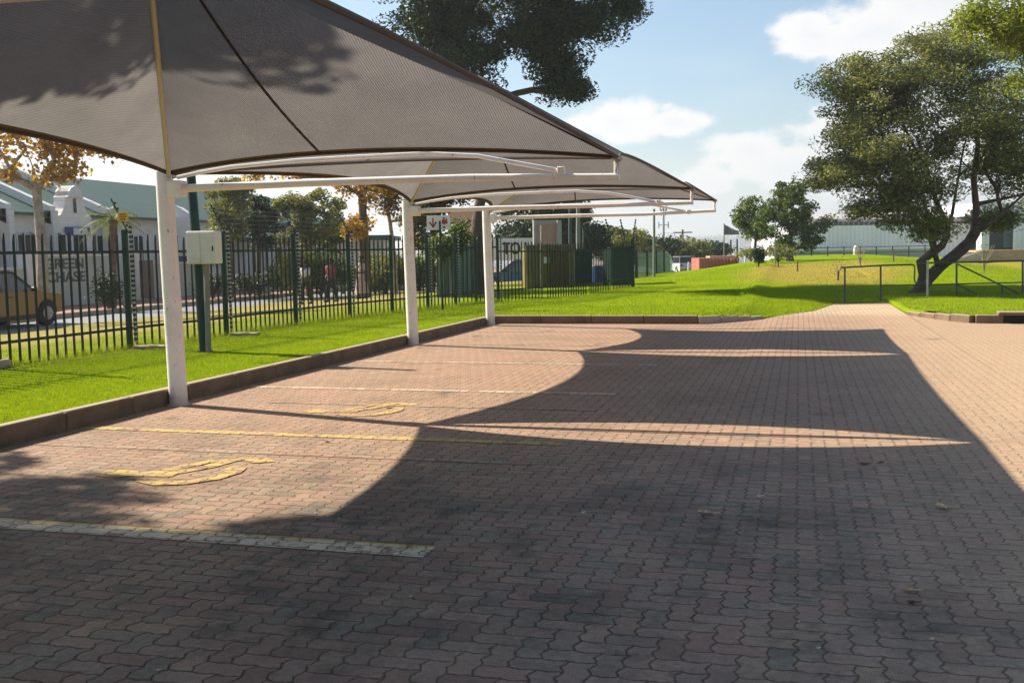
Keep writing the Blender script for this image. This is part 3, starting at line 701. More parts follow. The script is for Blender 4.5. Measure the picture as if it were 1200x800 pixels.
# street trees behind the palisade fence
def stree(nm, lab, x, yb, D, r0, cr, ncl, nl, ls, lm, bm, mid=None, **k):
    base = at(x, yb, D); base.z = -.35; tr = [base]+[at(q[0], q[1], D) for q in mid]
    return tree(nm, lab, 'tree', tr, r0, [(at(c[0], c[1], D+(c[2] if len(c) > 2 else 0)), r, w_) for c, r, w_ in cr], ncl, nl, ls, lm, bm, **k)
stree('plane_tree', 'plane tree with mottled pale trunk and golden-brown autumn leaves at the left edge', 49, 360, 31, .15, [((20, 165), (1.1, 1., .65), 3), ((70, 160), (1.0, 1., .55), 2.4), ((70, 205), (.5, .6, .45), 1.6), ((115, 165), (.95, 1., .35), 2), ((-40, 150), (1.6, 1.4, 1.0), 3), ((50, 110), (1.8, 1.6, .9), 3), ((135, 180), (.4, .5, .2), .7), ((10, 200), (.4, .5, .3), .6)],
      85, 5200, .135, L_OR, BARK_P, mid=[(50, 300), (46, 260), (43, 222), (38, 195)], spread=(.42, .42, .28), aspect=.75)
stree('olive_tree', 'bushy olive-brown tree between the steel control box and the darker tree', 270, 352, 45, .12, [((268, 235), (.9, 1., .8), 4), ((262, 268), (.95, .9, .65), 3.2), ((280, 222), (.5, .6, .45), 1.3)], 60, 7500, .13, L_OL, BARK_R, mid=[(270, 310), (268, 285), (268, 260)], spread=(.34, .34, .25))
stree('round_tree', 'small dark green round tree just right of the olive-brown tree', 303, 350, 47, .12, [((303, 250), (.65, .7, .8), 3), ((312, 274), (.8, .8, .6), 2.6)], 44, 6500, .13, L_DK, BARK_D, mid=[(303, 310), (303, 290), (303, 270)], spread=(.34, .34, .25))
stree('jacaranda_tree', 'leafy green and bronze tree above the people walking, left of the golden plane tree', 362, 350, 48, .13, [((345, 245), (.85, .9, .75), 3), ((375, 265), (1.1, 1., .7), 3.4), ((345, 275), (.8, .8, .5), 1.8), ((365, 235), (.8, .8, .6), 2), ((390, 245), (.6, .7, .5), 1.2)], 70, 9500, .14, L_OL, BARK_R, mid=[(362, 310), (364, 290), (364, 265)], spread=(.36, .36, .25))
stree('hedge_tree', 'bright green low tree glowing behind the fence right of the bronze tree', 402, 350, 50, .08, [((398, 272), (.7, .8, .45), 3), ((385, 280), (.5, .6, .3), 1)], 30, 4500, .13, L_GR, BARK_R, mid=[(402, 320), (402, 300)], spread=(.3, .3, .22))
stree('plane_tree', 'plane tree with twin brown trunks and rust-orange leaves in front of the garden', 428, 358, 40, .19, [((418, 262), (.45, .6, .5), 2.6), ((435, 225), (1.0, 1., .5), 2), ((415, 200), (1.2, 1.2, .6), 2.4), ((445, 175), (1.6, 1.5, .8), 2.4), ((330, 205), (1.2, 1.2, .3), 1.5)], 60, 5000, .13, L_OR, BARK_R, mid=[(427, 300), (426, 265), (424, 230), (426, 200)], spread=(.42, .42, .28), aspect=.75)
stree('plane_tree', 'thin pale leaning trunk with sparse rust leaves left of the second white carport post', 464, 360, 41, .085, [((475, 235), (1.0, .9, .8), 2), ((440, 215), (.9, .9, .6), 1.6), ((455, 200), (1.2, 1.2, .5), 2), ((478, 255), (.35, .5, .4), 1), ((450, 240), (.4, .4, .3), .6)], 70, 3600, .12, L_RU, BARK_P, mid=[(462, 300), (457, 260), (449, 225), (444, 200)], spread=(.42, .42, .28), aspect=.75)
stree('bronze_tree', 'bronze-leaved dense tree behind the red arrow sign', 505, 355, 38, .13, [((500, 245), (.8, .9, .7), 3), ((520, 225), (.9, .9, .5), 2), ((498, 280), (.6, .7, .35), 1.6)], 60, 7000, .13, L_BR, BARK_D, mid=[(505, 310), (506, 280), (508, 250)], spread=(.36, .36, .26))
stree('climber_shrub', 'glossy green creeper growing at the foot of the dark tree behind the red arrow sign', 530, 352, 33, .05, [((520, 290), (.55, .5, .3), 3), ((538, 275), (.3, .4, .45), 1.5)], 30, 3000, .12, L_GR, BARK_D, mid=[(530, 330), (530, 305)], spread=(.25, .25, .2))
# dark evergreens far behind the billboard
for i, (x, y, rx, rz_, D, lab) in enumerate(((625, 262, 3.0, 1.3, 62, 'dark evergreen behind the framed billboard, directly left of it'), (680, 268, 1.6, 1.2, 66, 'dark evergreen standing right of the framed billboard'), (722, 285, 2.3, 1.0, 72, 'low bushy tree beyond the end of the palisade fence'), (768, 290, 2.0, .8, 80, 'dark rounded shrub-like tree behind the far pale fence'), (805, 290, 1.6, .75, 84, 'olive bushy tree left of the red container'), (835, 293, 1.5, .45, 95, 'low dark tree peeping over the red container'), (650, 240, 2.0, .9, 62, 'tall dark evergreen crown hanging behind the billboard top'))):
    base = at(x, 330, D); base.z = -3 if D > 70 else -.4
    tree('evergreen_tree', lab, 'tree', [base, at(x, 320, D), at(x, y+8, D)], .2, [(at(x, y, D), (rx, rx*.8, rz_), 1), (at(x+8, y+14, D), (rx*.9, rx*.8, rz_*.7), .8)], 46, 6500, .22, L_DK if i not in (2, 4) else L_OL, BARK_D, spread=(.7, .7, .4), group='dark trees beyond the fence')
# tree behind the warehouse end, pale brown
# off-frame street tree that shades the first sail and the near paving
tree('street_tree', 'large street tree outside the left edge shading the near bay', 'tree', [(-14.2, 6.2, -.3), (-14.2, 6.2, 1.5), (-14.1, 6.3, 3.2), (-14, 6.4, 5.3)], .25,
     [((-12.6, 6.2, 9.6), (3.0, 3.2, 1.6), 6), ((-10.4, 4.6, 8.6), (1.8, 2.0, 1.0), 2.6), ((-10.0, 7.0, 9.8), (2.2, 1.9, 1.2), 3.6), ((-11.6, 7.9, 9.0), (1.5, 1.1, .9), 1.6), ((-15.5, 7, 7.6), (2.0, 2.0, 1.6), 3), ((-13.6, 6.0, 6.5), (1.4, 1.0, .8), 2.4), ((-14.6, 5.4, 6.8), (1.2, 1.2, .8), 1.6), ((-12.4, 6.0, 7.3), (1.4, 1.0, .6), 2.2), ((-13.2, 5.4, 7.9), (1.3, 1.0, .6), 1.6)], 215, 54000, .19, L_GR, BARK_P, spread=(.5, .5, .3), aspect=.7)
# low bush on the lawn, saplings
def shrub(lab, x, yb, D, w_, h, n, ls, lm, cat='shrub', nm='shrub', z=None, grp=None):
    base = at(x, yb, D); base.z = T(base.x, base.y) if z is None else z
    root = empty(nm, base, lab, cat, grp); mb = MB(); C = []
    for k in range(14):
        a = random.uniform(0, 6.28); q = base+Vector((math.cos(a)*w_*.32*random.random(), math.sin(a)*w_*.32*random.random(), h*random.uniform(.45, .8)))
        mb.tube([base, base.lerp(q, .5)+Vector((0, 0, .1*h)), q], [.02, .014, .008], 5); 
        g = rng.normal(size=(n//14, 3)); C.append(np.array(q)+g*np.array((w_*.17, w_*.17, h*.15)))
    mb.build('stem', BARK_R, root)
    C = np.concatenate(C); C[:, 2] = np.maximum(C[:, 2], base.z+.03); V, Fq = leaf_arrays(C, ls); npmesh('foliage', V, Fq, lm, root); return root
shrub('small dark green bush alone on the lawn below the round trees', 889, 331, 46, .62, .85, 1700, .09, L_DK)
shrub('rounded dark bush against the white boundary wall', 126, 352, 36.5, 1.0, 1.25, 2600, .09, L_DK, z=-.2)
shrub('clipped dark hedge bush behind the steel control box post', 250, 352, 44, 1.3, 1.0, 2200, .10, L_DK, z=-.2)
shrub('low dark green bush between the olive and round trees', 293, 352, 46, 1.7, .95, 2600, .10, L_DK, z=-.2)
shrub('tall dark shrub left of the walking pair', 330, 352, 46, 1.2, 1.5, 2600, .11, L_DK, z=-.2)
shrub('grey-green shrub at the right of the third walker', 440, 354, 44, 1.2, 1.1, 1800, .10, L_OL, z=-.2)
shrub('dark garden shrub under the golden plane tree', 414, 352, 47, 1.6, 1.3, 2000, .10, L_OL, z=-.2)
for x_, w_, h_, lab_ in ((376, 2.2, 1.9, 'dense dark hedge directly behind the walker in the dark red top'), (452, 2.4, 1.8, 'mottled hedge between the thin leaning trunk and the second carport post'), (348, 1.8, 2.0, 'dark hedge behind the walker in the pale grey top'), (492, 2.2, 1.7, 'green hedge behind the fence below the red arrow sign')):
    shrub(lab_, x_, 350, 45, w_, h_, 5200, .13, L_OL if x_ in (452, 348) else L_GR, z=-.3, nm='hedge', cat='hedge')
shrub('pale grey shrub under the round green trees', 912, 303, 51, 1.6, .9, 1600, .09, L_OL)
shrub('grey-green scrub at the crest beside the red container', 880, 306, 62, 2.2, .8, 1500, .11, L_OL)
for (x, yb, D, h, lab) in ((1008, 308, 44, .9, 'bare twiggy sapling in front of the pale warehouse wall'), (983, 318, 38, .55, 'thin leaning sapling on the dry bank'), (1153, 316, 38, 1.0, 'bare sapling before the low sandstone wall')):
    base = at(x, yb, D); base.z = T(base.x, base.y); root = empty('sapling', base, lab, 'sapling', 'bare saplings on the bank'); mb = MB()
    for k in range(7):
        a = random.uniform(-1, 1); mb.tube([base, base+Vector((a*.05, 0, h*.35)), base+Vector((a*.35, random.uniform(-.2, .2), h*random.uniform(.8, 1.1)))], [.016, .011, .005], 5)
    mb.build('stem', BARK_P, root); C = np.array(base)+np.array((0, 0, h*.8))+rng.normal(size=(90, 3))*np.array((.2, .2, .2)); V, Fq = leaf_arrays(C, .05); npmesh('foliage', V, Fq, L_RU, root)

# palm in front of the house
base = at(131, 350, 37); base.z = -.25; root = empty('palm_tree', base, 'short palm with arching yellow-green fronds in front of the gabled house', 'palm tree'); mb = MB()
tp = at(133, 258, 37); mb.tube([base, base.lerp(tp, .5), tp], [.16, .13, .15], 10); mb.build('trunk', BARK_R, root); mb = MB()
for k in range(26):
    a = k*2.4; el_ = random.uniform(-.1, 1.25); L = random.uniform(1.0, 1.45); pts = [tp+Vector((math.cos(a)*L*u*math.cos(el_), math.sin(a)*L*u*math.cos(el_), L*u*math.sin(el_)-.55*L*u*u)) for u in (0, .25, .5, .75, 1)]
    mb.tube(pts, [.012, .01, .008, .005, .003], 4)
    for j in range(1, 15):
        u = j/15; i = min(3, int(u*4)); p = pts[i].lerp(pts[i+1], u*4-i); d = (pts[i+1]-pts[i]).normalized(); n = d.cross(Vector((0, 0, 1))).normalized()
        for s_ in (-1, 1):
            q = p+n*s_*.26*(1-u*.5)+d*.15-Vector((0, 0, .1)); mb.add([p, p+d*.035, q], [(0, 1, 2)])
mb.build('frond', leafmat('palm_green', [(.09, .14, .02), (.16, .22, .03), (.26, .28, .05)], .4), root)

# ------------------------------------------------------------------ gabled house across the road
PL_ = flat('plaster', (.84, .76, .70), .85, .08, 1.5, bump=.15, dirt=((.40, .36, .32), .6, .5)); PLG = flat('garden_wall_plaster', (.55, .56, .47), .88, .1, 1.2, bump=.2, dirt=((.30, .30, .25), .6, .5))
m, t, b = material('green_roof'); P = t.pos(); x, y, z = t.sep(P); wv = t.m('PINGPONG', t.m('MULTIPLY', y, 4.0), .5)
g = t.mix(t.noise(P, .8, 5), (.032, .075, .052), (.05, .10, .072)); g = t.mix(t.m('MULTIPLY', t.smooth(wv, .0, .12), .35), (.05, .09, .07), g) if False else g
t.put(b.inputs['Base Color'], g); b.inputs['Roughness'].default_value = .6; t.put(b.inputs['Normal'], t.bump(wv, .6, .03)); ROOF = m
GLS = flat('dark_glass', (.03, .035, .04), .12, .2, spec=.7); WTR = flat('white_trim', (.72, .70, .66), .6, .05)
house = empty('gabled_house', (-30.5, 45, -.2), 'white plastered house with green roof and curved gable behind the garden wall', 'house')
HX = -30.0
mb = MB(); mb.box((HX-5.5, 43.5, 1.65), (11, 37, 3.8)); mb.build('wall', PL_, house)
gc = atX(85, 250, HX+.5).y
mb = MB(); e, rd, rx = 3.52, 5.62, HX-4.6
mb.prism([(HX+.35, e-.12), (HX+.35, e), (rx, rd), (HX-11.3, e), (HX-11.3, e-.12), (rx, rd-.14)], 24.5, 62.5); mb.build('roof', ROOF, house)
for yy in (atX(13, 240, HX+.5).y-.3, atX(65, 246, HX+.5).y-.3, atX(130, 238, HX+.5).y-.3, 56.):   # raking white parapets
    mb = MB(); mb.prism([(HX+.5, e-.5), (HX+.5, e+.28), (rx, rd+.3), (rx-.3, rd+.3), (rx-.3, rd-.2), (rx, rd-.2)], yy, yy+.3); mb.prism([(HX+.2, -.2), (HX+.62, -.2), (HX+.62, e+.1), (HX+.2, e+.1)], yy, yy+.3); mb.build('parapet', WTR, house)
# curved gable

half = [(1.55, 0), (1.55, .42), (1.28, .50), (1.02, .78), (.86, 1.1), (.80, 1.35), (.62, 1.42), (.58, 1.62), (.36, 1.80), (0, 1.92)]
half = [(u*.66, v*.86) for u, v in half]
prof = [(gc+u, 3.05+v) for u, v in half]+[(gc-u, 3.05+v) for u, v in half[-2::-1]]
prof = [(gc+1.02, -.2)]+prof+[(gc-1.02, -.2)]
mb = MB(); mb.prism(prof, HX+.05, HX+.62, axis='x'); mb.build('gable', PL_, house)
mb = MB(); mb.prism([(gc+u*1.0, 3.05+v) for u, v in half if v > 1.1]+[(gc-u, 3.05+v) for u, v in half[-2::-1] if v > 1.1], HX, HX+.70, axis='x'); mb.build('gable_cap', WTR, house)
mb = MB(); mb.box((HX+.64, gc, 3.85), (.03, .16, .6)); mb.build('slot_window', GLS, house)
for yy in (27.5, atX(26, 275, HX).y, atX(42, 275, HX).y, atX(61, 275, HX).y, gc, atX(118, 280, HX).y, atX(160, 275, HX).y, 45.2, 48.5, 51., 54.):
    q = MB(); q.box((HX+.03 if abs(yy-gc) > .9 else HX+.64, yy, 1.9), (.08, .8, 1.6)); fr = q.build('window', GLS, house)
    q = MB(); 
    for a in (-.38, 0, .38): q.box((HX+(.08 if abs(yy-gc) > .9 else .69), yy+a, 1.9), (.04, .06, 1.7))
    for a in (-.76, 0, .76): q.box((HX+(.08 if abs(yy-gc) > .9 else .69), yy, 1.9+a), (.03, .8, .06))
    q.build('frame', WTR, fr)
BLU = flat('sign_blue', (.05, .06, .22), .5, .1)
q = MB(); q.box((HX+.72, gc, 2.78), (.05, 1.5, .36)); sg = q.build('shop_sign', BLU, house)
q = MB(); q.box((HX+.755, gc+.12, 2.78), (.02, .85, .29)); q.build('sign_panel', WTR, sg)
q = MB(); q.tube([(HX+.775, gc+.12, 2.72), (HX+.775, gc+.12, 2.84)], .06, 3); q.build('sign_mark', BLU, sg)
# text helper
def text(s, size, loc, nrm_rz, mat, parent, name='lettering', ext=.01, bold=True, sx=1.):
    c = bpy.data.curves.new(name, 'FONT'); c.body = s; c.size = size; c.extrude = ext; c.align_x = 'CENTER'; c.align_y = 'CENTER'; c.offset = size*.02 if bold else 0
    o = bpy.data.objects.new(name+'_src', c); COL.objects.link(o); bpy.context.view_layer.update()
    me = bpy.data.meshes.new_from_object(o.evaluated_get(bpy.context.evaluated_depsgraph_get())); bpy.data.objects.remove(o)
    me.transform(Matrix.Translation(loc) @ Matrix.Rotation(nrm_rz, 4, 'Z') @ Matrix.Rotation(R(90), 4, 'X') @ Matrix.Diagonal((sx, 1, 1, 1)))
    me.materials.clear(); me.materials.append(mat); r = bpy.data.objects.new(name, me); COL.objects.link(r); r.parent = parent; r.matrix_parent_inverse = parent_inv(parent); return r
gw = empty('garden_wall', (-27.6, 38, -.2), 'pale green-grey boundary wall with dark lettering across the road', 'wall')
mb = MB(); GX = -27.6
for (a, c, h) in ((24, 31.5, 1.5), (32.0, 37.9, 1.95), (38.4, 43., 1.55)): mb.box((GX, (a+c)/2, h/2-.2), (.3, c-a, h))
mb.build('panel', PLG, gw); mb = MB()
for (a, c, h) in ((24, 31.5, 1.5), (32.0, 37.9, 1.95), (38.4, 43., 1.55)): mb.box((GX, (a+c)/2, h-.18), (.4, c-a+.06, .09))
mb.build('coping', WTR, gw)
for yy in (31.75, 38.15, 43.2):
    q = MB(); q.bbox((GX, yy, .85), (.5, .5, 2.1), 0, .03); q.build('pier', PL_, gw)
INK = flat('sign_ink', (.10, .115, .09), .7, .1)
ty = atX(78, 318, GX+.15).y; zt = atX(78, 309.5, GX+.16).z; zb = atX(78, 325, GX+.16).z
text('GREEN', .55, Vector((GX+.17, ty-.1, zt)), R(90), INK, gw, sx=1.3); text('CHASE', .55, Vector((GX+.17, ty-.05, zb)), R(90), INK, gw, sx=1.3)
# second house with stepped wing to the right of first post
h2 = empty('town_house', (-29, 50, -.2), 'cream villa with columns and dark openings behind the olive-brown tree', 'house')
def wx(px, py, D): return at(px, py, D)
def slab(mb, x0, x1, y0, y1, D, th=3.0, mi=0):
    a = at(x0, y1, D); c = at(x1, y0, D); rz = math.atan2(c.y-a.y, c.x-a.x); L = math.hypot(c.x-a.x, c.y-a.y)
    n = Vector((-math.sin(rz), math.cos(rz), 0)); m_ = (a+c)/2+n*th/2; zt, zb_ = at((x0+x1)/2, y0, D).z, at((x0+x1)/2, y1, D).z; mb.box((m_.x, m_.y, (zt+zb_)/2), (L, th, abs(zt-zb_)), rz, mi)
mb = MB(); slab(mb, 258, 450, 282, 350, 56, 5); mb.build('wall', PL_, h2)
for x in (272, 285, 298, 312, 326, 341, 356, 372, 388): 
    q = MB(); slab(q, x, x+7, 290, 318, 55.9, .2); q.build('window', GLS, h2)
for x in (290, 318, 348, 378): 
    q = MB(); slab(q, x, x+3.4, 292, 348, 55.4, .15); q.build('column', WTR, h2)
mb = MB(); slab(mb, 250, 455, 277, 282.5, 55, 6.5); mb.build('roof', ROOF, h2)
# wing right behind carport post: small white gable & sloped parapet
h3 = empty('white_annexe', (-29.6, 50, -.2), 'small white gabled annexe seen right beside the nearest carport post', 'house')
mb = MB(); slab(mb, 196, 226, 255, 350, 50, 4); mb.build('wall', PL_, h3); a = at(196, 256, 50); c = at(226, 256, 50); d = (c-a).normalized()
q = MB(); q.add([a-d*.2, c+d*.2, at(205, 240, 50), a+Vector((-1.5, 3, 0)), c+Vector((-1.5, 3, 0)), at(205, 240, 50)+Vector((-1.5, 3, 0))], [(0, 1, 2), (3, 5, 4), (0, 3, 4, 1), (1, 4, 5, 2), (2, 5, 3, 0)]); q.build('gable', PL_, h3)
q = MB(); slab(q, 207, 210, 268, 276, 49.9, .1); q.build('window', GLS, h3)
for (x0, x1) in ((212, 219),): q = MB(); slab(q, x0, x1, 300, 348, 49.8, .15); q.build('door', BLU, h3)
q = MB(); slab(q, 165, 179, 305, 350, 42.5, .15); q.build('garage_door', flat('rust_door', (.18, .12, .09), .7), h3)
# garden wall in teal further along
q = MB(); slab(q, 432, 470, 300, 352, 52, .3); o = q.build('boundary_wall', flat('teal_wall', (.20, .32, .27), .85, .1), None); tag(o, 'pale teal boundary wall behind the third walker', 'wall')

# ------------------------------------------------------------------ road vehicles
TYRE = flat('tyre', (.018, .018, .018), .85, .2); RIM = flat('rim', (.38, .38, .40), .35, .1, metal=.7); LAMP = flat('lamp_glass', (.7, .7, .68), .15, .05, spec=.8)
def make_car(label, col, dark, loc, rz, grp='cars beyond the fence', sc=1.):
    root = empty('parked_car', loc, label, 'car', grp); PA = flat('car_paint', col, .28, .06, spec=.7); DK = flat('car_cladding', dark, .5, .1)
    root.scale = (sc,)*3
    def bld(mb, nm, mat, par=root, sm_=False):
        me = bpy.data.meshes.new(nm); me.from_pydata(mb.v, [], mb.f); me.materials.append(mat)
        if sm_: me.polygons.foreach_set('use_smooth', [True]*len(me.polygons)); me.set_sharp_from_angle(angle=R(35))
        o = bpy.data.objects.new(nm, me); COL.objects.link(o); o.parent = par; return o
    # side profile along y (front +y) with wheel arches
    def arch(c, r): return [(c+r*math.cos(a), .36+r*math.sin(a)) for a in [math.pi*k/8 for k in range(9)]]
    low = [(2.08, .38), (2.14, .62), (2.05, .88), (1.1, 1.02), (-2.2, 1.06), (-2.3, .6), (-2.22, .38)]
    arR = [(-1.35+.42*math.cos(a), .36+.42*math.sin(a)) for a in [math.pi-math.pi*k/8 for k in range(9)]]
    arF = [(1.4+.42*math.cos(a), .36+.42*math.sin(a)) for a in [math.pi-math.pi*k/8 for k in range(9)]]
    prof = low+[(p[0], p[1]) for p in arR]+arF
    W = .88; Vv = []; 
    for (s_, inset) in ((-1, .06), (-1, 0), (1, 0), (1, .06)):
        pass
    mb = MB(); n = len(prof)
    for s_ in (-W, W): mb.v += [(s_*(1 if .45 < z < .95 else .96), y, z) for y, z in prof]
    mb.f = [tuple(range(n)), tuple(range(2*n-1, n-1, -1))]+[(i, i+n, (i+1) % n+n, (i+1) % n) for i in range(n)]
    bld(mb, 'body', PA, root, True)
    mb = MB(); mb.prism([(-2.26, .30), (-1.8, .22), (1.0, .22), (1.0, .5), (-2.28, .52)], -W*.93, W*.93, axis='x'); bld(mb, 'bumper', DK)
    cab = [(1.0, 1.0), (.25, 1.56), (-.2, 1.64), (-1.7, 1.60), (-2.15, 1.05)]
    mb = MB(); k = len(cab)
    for s_ in (-1, 1): mb.v += [(s_*(W*.95 if z < 1.2 else W*.78), y, z) for y, z in cab]
    mb.f = [tuple(range(k)), tuple(range(2*k-1, k-1, -1))]+[(i, i+k, (i+1) % k+k, (i+1) % k) for i in range(k)]
    bld(mb, 'cabin', GLS)
    mb = MB()
    for s_ in (-1, 1):
        mb.tube([(s_*W*.95, 1.02, 1.0), (s_*W*.79, .27, 1.57), (s_*W*.79, -1.7, 1.61), (s_*W*.95, -2.15, 1.05)], .035, 6)
        mb.tube([(s_*W*.95, -.3, 1.0), (s_*W*.80, -.4, 1.6)], .03, 6)
    bld(mb, 'window_pillar', DK); mb = MB(); mb.box((0, -.75, 1.615), (W*1.55, 1.95, .05)); bld(mb, 'roof', PA)
    for y_ in (-1.35, 1.4):
        for s_ in (-1, 1):
            mb = MB(); mb.tube([(s_*(W-.2), y_, .36), (s_*(W-.17), y_, .36), (s_*(W-.01), y_, .36), (s_*(W+.01), y_, .36)], [.33, .36, .36, .32], 22); wh = bld(mb, 'wheel', TYRE, root, True)
            mb = MB(); mb.tube([(s_*(W+.0), y_, .36), (s_*(W+.022), y_, .36)], [.21, .19], 16)
            for a in range(5): an = a*1.257; mb.tube([(s_*(W+.025), y_, .36), (s_*(W+.025), y_+.19*math.cos(an), .36+.19*math.sin(an))], .02, 5)
            bld(mb, 'rim', RIM, wh)
    for s_ in (-1, 1):
        mb = MB(); mb.ball((s_*.68, 2.05, .78), (.17, .1, .09)); bld(mb, 'headlight', LAMP, root, True)
        mb = MB(); mb.bbox((s_*1.0, .75, 1.08), (.18, .1, .13), 0, .03); bld(mb, 'wing_mirror', DK)
        mb = MB(); mb.box((s_*(W+.003), -.05, .88), (.02, .16, .03)); bld(mb, 'door_handle', DK)
        mb = MB(); mb.bbox((s_*.7, -2.26, .85), (.2, .08, .2), 0, .02); bld(mb, 'tail_light', flat('tail_red', (.4, .02, .02), .3))
    root.rotation_euler = (0, 0, rz); return root
p = atz(57, 381, -.3); s_ = 1.0
make_car('golden-brown car with dark lower sides driving on the road at the left edge', (.25, .115, .03), (.045, .025, .02), (p.x-.88, p.y-1.4, -.3), 0)
p = at(604, 332, 50); make_car('dark blue car parked behind the fence under the TO LET banner', (.04, .10, .22), (.02, .02, .03), (p.x, p.y+2, T(p.x, 50)-.55), R(75))
p = at(798, 322, 78); make_car('small white van-like car far off behind the lawn crest, left of the red container', (.55, .60, .58), (.2, .2, .2), (p.x, p.y, -.35), R(25), sc=.85)

# ------------------------------------------------------------------ people on the far pavement
def person(label, x, yf, D, hd, shirt, legs, skin=(.10, .055, .035), hair=(.015, .012, .01), skirt=False, bag=None, stride=.22, Hh=1.55):
    base = at(x, yf, D); base.z = T(base.x, base.y) if base.x > -20 else -.3; k = Hh/1.72
    root = empty('person', base, label, 'person', 'people walking past the fence'); root.rotation_euler = (0, 0, hd); root.scale = (k,)*3
    def skin_mesh(nm, vs, es, rs, mat, par=None):
        me = bpy.data.meshes.new(nm); me.from_pydata(vs, es, []); me.materials.append(mat); o = bpy.data.objects.new(nm, me); COL.objects.link(o)
        mo = o.modifiers.new('Skin', 'SKIN'); sub = o.modifiers.new('Subdivision', 'SUBSURF'); sub.levels = 1; sub.render_levels = 1
        for i, r in enumerate(rs): me.skin_vertices[0].data[i].radius = r if isinstance(r, tuple) else (r, r)
        me.skin_vertices[0].data[0].use_root = True; mo.use_smooth_shade = True
        o.parent = par or root; return o
    MS = flat('skin', skin, .55, .08); MSh = flat('shirt', shirt, .85, .12, 8.); ML = flat('trousers', legs, .85, .12, 8.); MH = flat('hair', hair, .8, .2)
    vs = [(0, 0, .95), (0, .01, 1.15), (0, 0, 1.36), (0, .01, 1.48), (0, .02, 1.56), (0, .015, 1.66), (0, .125, 1.58)]; es = [(0, 1), (1, 2), (2, 3), (3, 4), (4, 5), (4, 6)]; rs = [(.15, .11), (.13, .10), (.15, .10), .055, (.075, .09), (.06, .075), .015]
    for s_ in (-1, 1):
        o = len(vs); sw = s_*stride; vs += [(s_*.18, 0, 1.38), (s_*.22, -sw*.4, 1.12), (s_*.22, sw*.2+.04, .88), (s_*.22, sw*.3+.06, .80)]; es += [(2, o), (o, o+1), (o+1, o+2), (o+2, o+3)]; rs += [.055, .042, .03, (.018, .035)]
        for f_ in range(4):
            q = len(vs); fy = -.03+.02*f_; L = (.06, .075, .08, .07)[f_]
            vs += [(s_*.22, sw*.3+.06+fy, .77), (s_*.215, sw*.3+.065+fy, .77-L*.6), (s_*.205, sw*.3+.07+fy, .77-L)]; es += [(o+3, q), (q, q+1), (q+1, q+2)]; rs += [.009, .009, .008]
        q = len(vs); vs += [(s_*.205, sw*.3+.10, .79), (s_*.20, sw*.3+.115, .755)]; es += [(o+3, q), (q, q+1)]; rs += [.010, .009]
        o = len(vs); vs += [(s_*.09, 0, .90), (s_*.10, s_*stride*.45+.03, .50), (s_*.10, s_*stride*.9-.04, .09), (s_*.10, s_*stride*.9+.13, .035)]; es += [(0, o), (o, o+1), (o+1, o+2), (o+2, o+3)]; rs += [.085, .06, .042, (.04, .028)]
    skin_mesh('body', vs, es, rs, MS)
    vs = [(0, 0, 1.0), (0, .01, 1.18), (0, 0, 1.37), (0, 0, 1.44)]; es = [(0, 1), (1, 2), (2, 3)]; rs = [(.175, .13), (.155, .122), (.17, .12), (.07, .07)]
    for s_ in (-1, 1): o = len(vs); sw = s_*stride; vs += [(s_*.185, 0, 1.385), (s_*.222, -sw*.38, 1.13)]; es += [(2, o), (o, o+1)]; rs += [.072, .062]
    skin_mesh('shirt', vs, es, rs, MSh)
    if skirt:
        mb = MB(); mb.tube([(0, 0, 1.02), (0, 0, .9), (0, .02, .55), (0, .02, .22)], [.15, .2, .24, .29], 14); me = bpy.data.meshes.new('skirt'); me.from_pydata(mb.v, [], mb.f); me.materials.append(ML); o = bpy.data.objects.new('skirt', me); COL.objects.link(o); o.parent = root
    else:
        vs = [(0, 0, .96), (0, 0, 1.03)]; es = [(0, 1)]; rs = [(.165, .13), (.155, .12)]
        for s_ in (-1, 1): o = len(vs); vs += [(s_*.09, 0, .88), (s_*.10, s_*stride*.45+.03, .50), (s_*.10, s_*stride*.9-.04, .12)]; es += [(0, o), (o, o+1), (o+1, o+2)]; rs += [.105, .08, .062]
        skin_mesh('trousers', vs, es, rs, ML)
    for s_ in (-1, 1):
        mb = MB(); mb.bbox((s_*.10, s_*stride*.9+.03, .045), (.1, .27, .09), 0, .03); me = bpy.data.meshes.new('shoe'); me.from_pydata(mb.v, [], mb.f); me.materials.append(BLK); o = bpy.data.objects.new('shoe', me); COL.objects.link(o); o.parent = root
    mb = MB(); mb.ball((0, -.01, 1.655), (.098, .115, .105), 14, 9, fn=lambda d: 1 if d.z > -.3 and not (d.y > .45 and d.z < .35) else .72); me = bpy.data.meshes.new('hair'); me.from_pydata(mb.v, [], mb.f); me.materials.append(MH); o = bpy.data.objects.new('hair', me); COL.objects.link(o); o.parent = root
    if bag:
        mb = MB(); mb.bbox((0, -.2, 1.22), (.3, .16, .42), 0, .05); me = bpy.data.meshes.new('backpack'); me.from_pydata([tuple(v) for v in mb.v], [], mb.f); me.materials.append(flat('bag', bag, .8))
        o = bpy.data.objects.new('backpack', me); COL.objects.link(o); m4 = Matrix.Translation(base) @ Matrix.Rotation(hd, 4, 'Z') @ Matrix.Scale(k, 4); o.matrix_world = m4
        tag(o, 'dark backpack on the back of the walker in the pale grey top', 'backpack')
    return root
person('person in a pale grey top and dark trousers walking, left of the next two walkers', 359, 361, 36.5, R(170), (.45, .45, .47), (.03, .03, .035), bag=(.03, .03, .035))
person('person in a dark red top and black trousers walking beside the kerb', 389, 360, 36.5, R(172), (.20, .04, .05), (.02, .02, .025))
person('person in a long pink dress behind the fence, right of the others', 425, 361, 37.5, R(160), (.42, .27, .25), (.50, .33, .30), skirt=True, stride=.1)

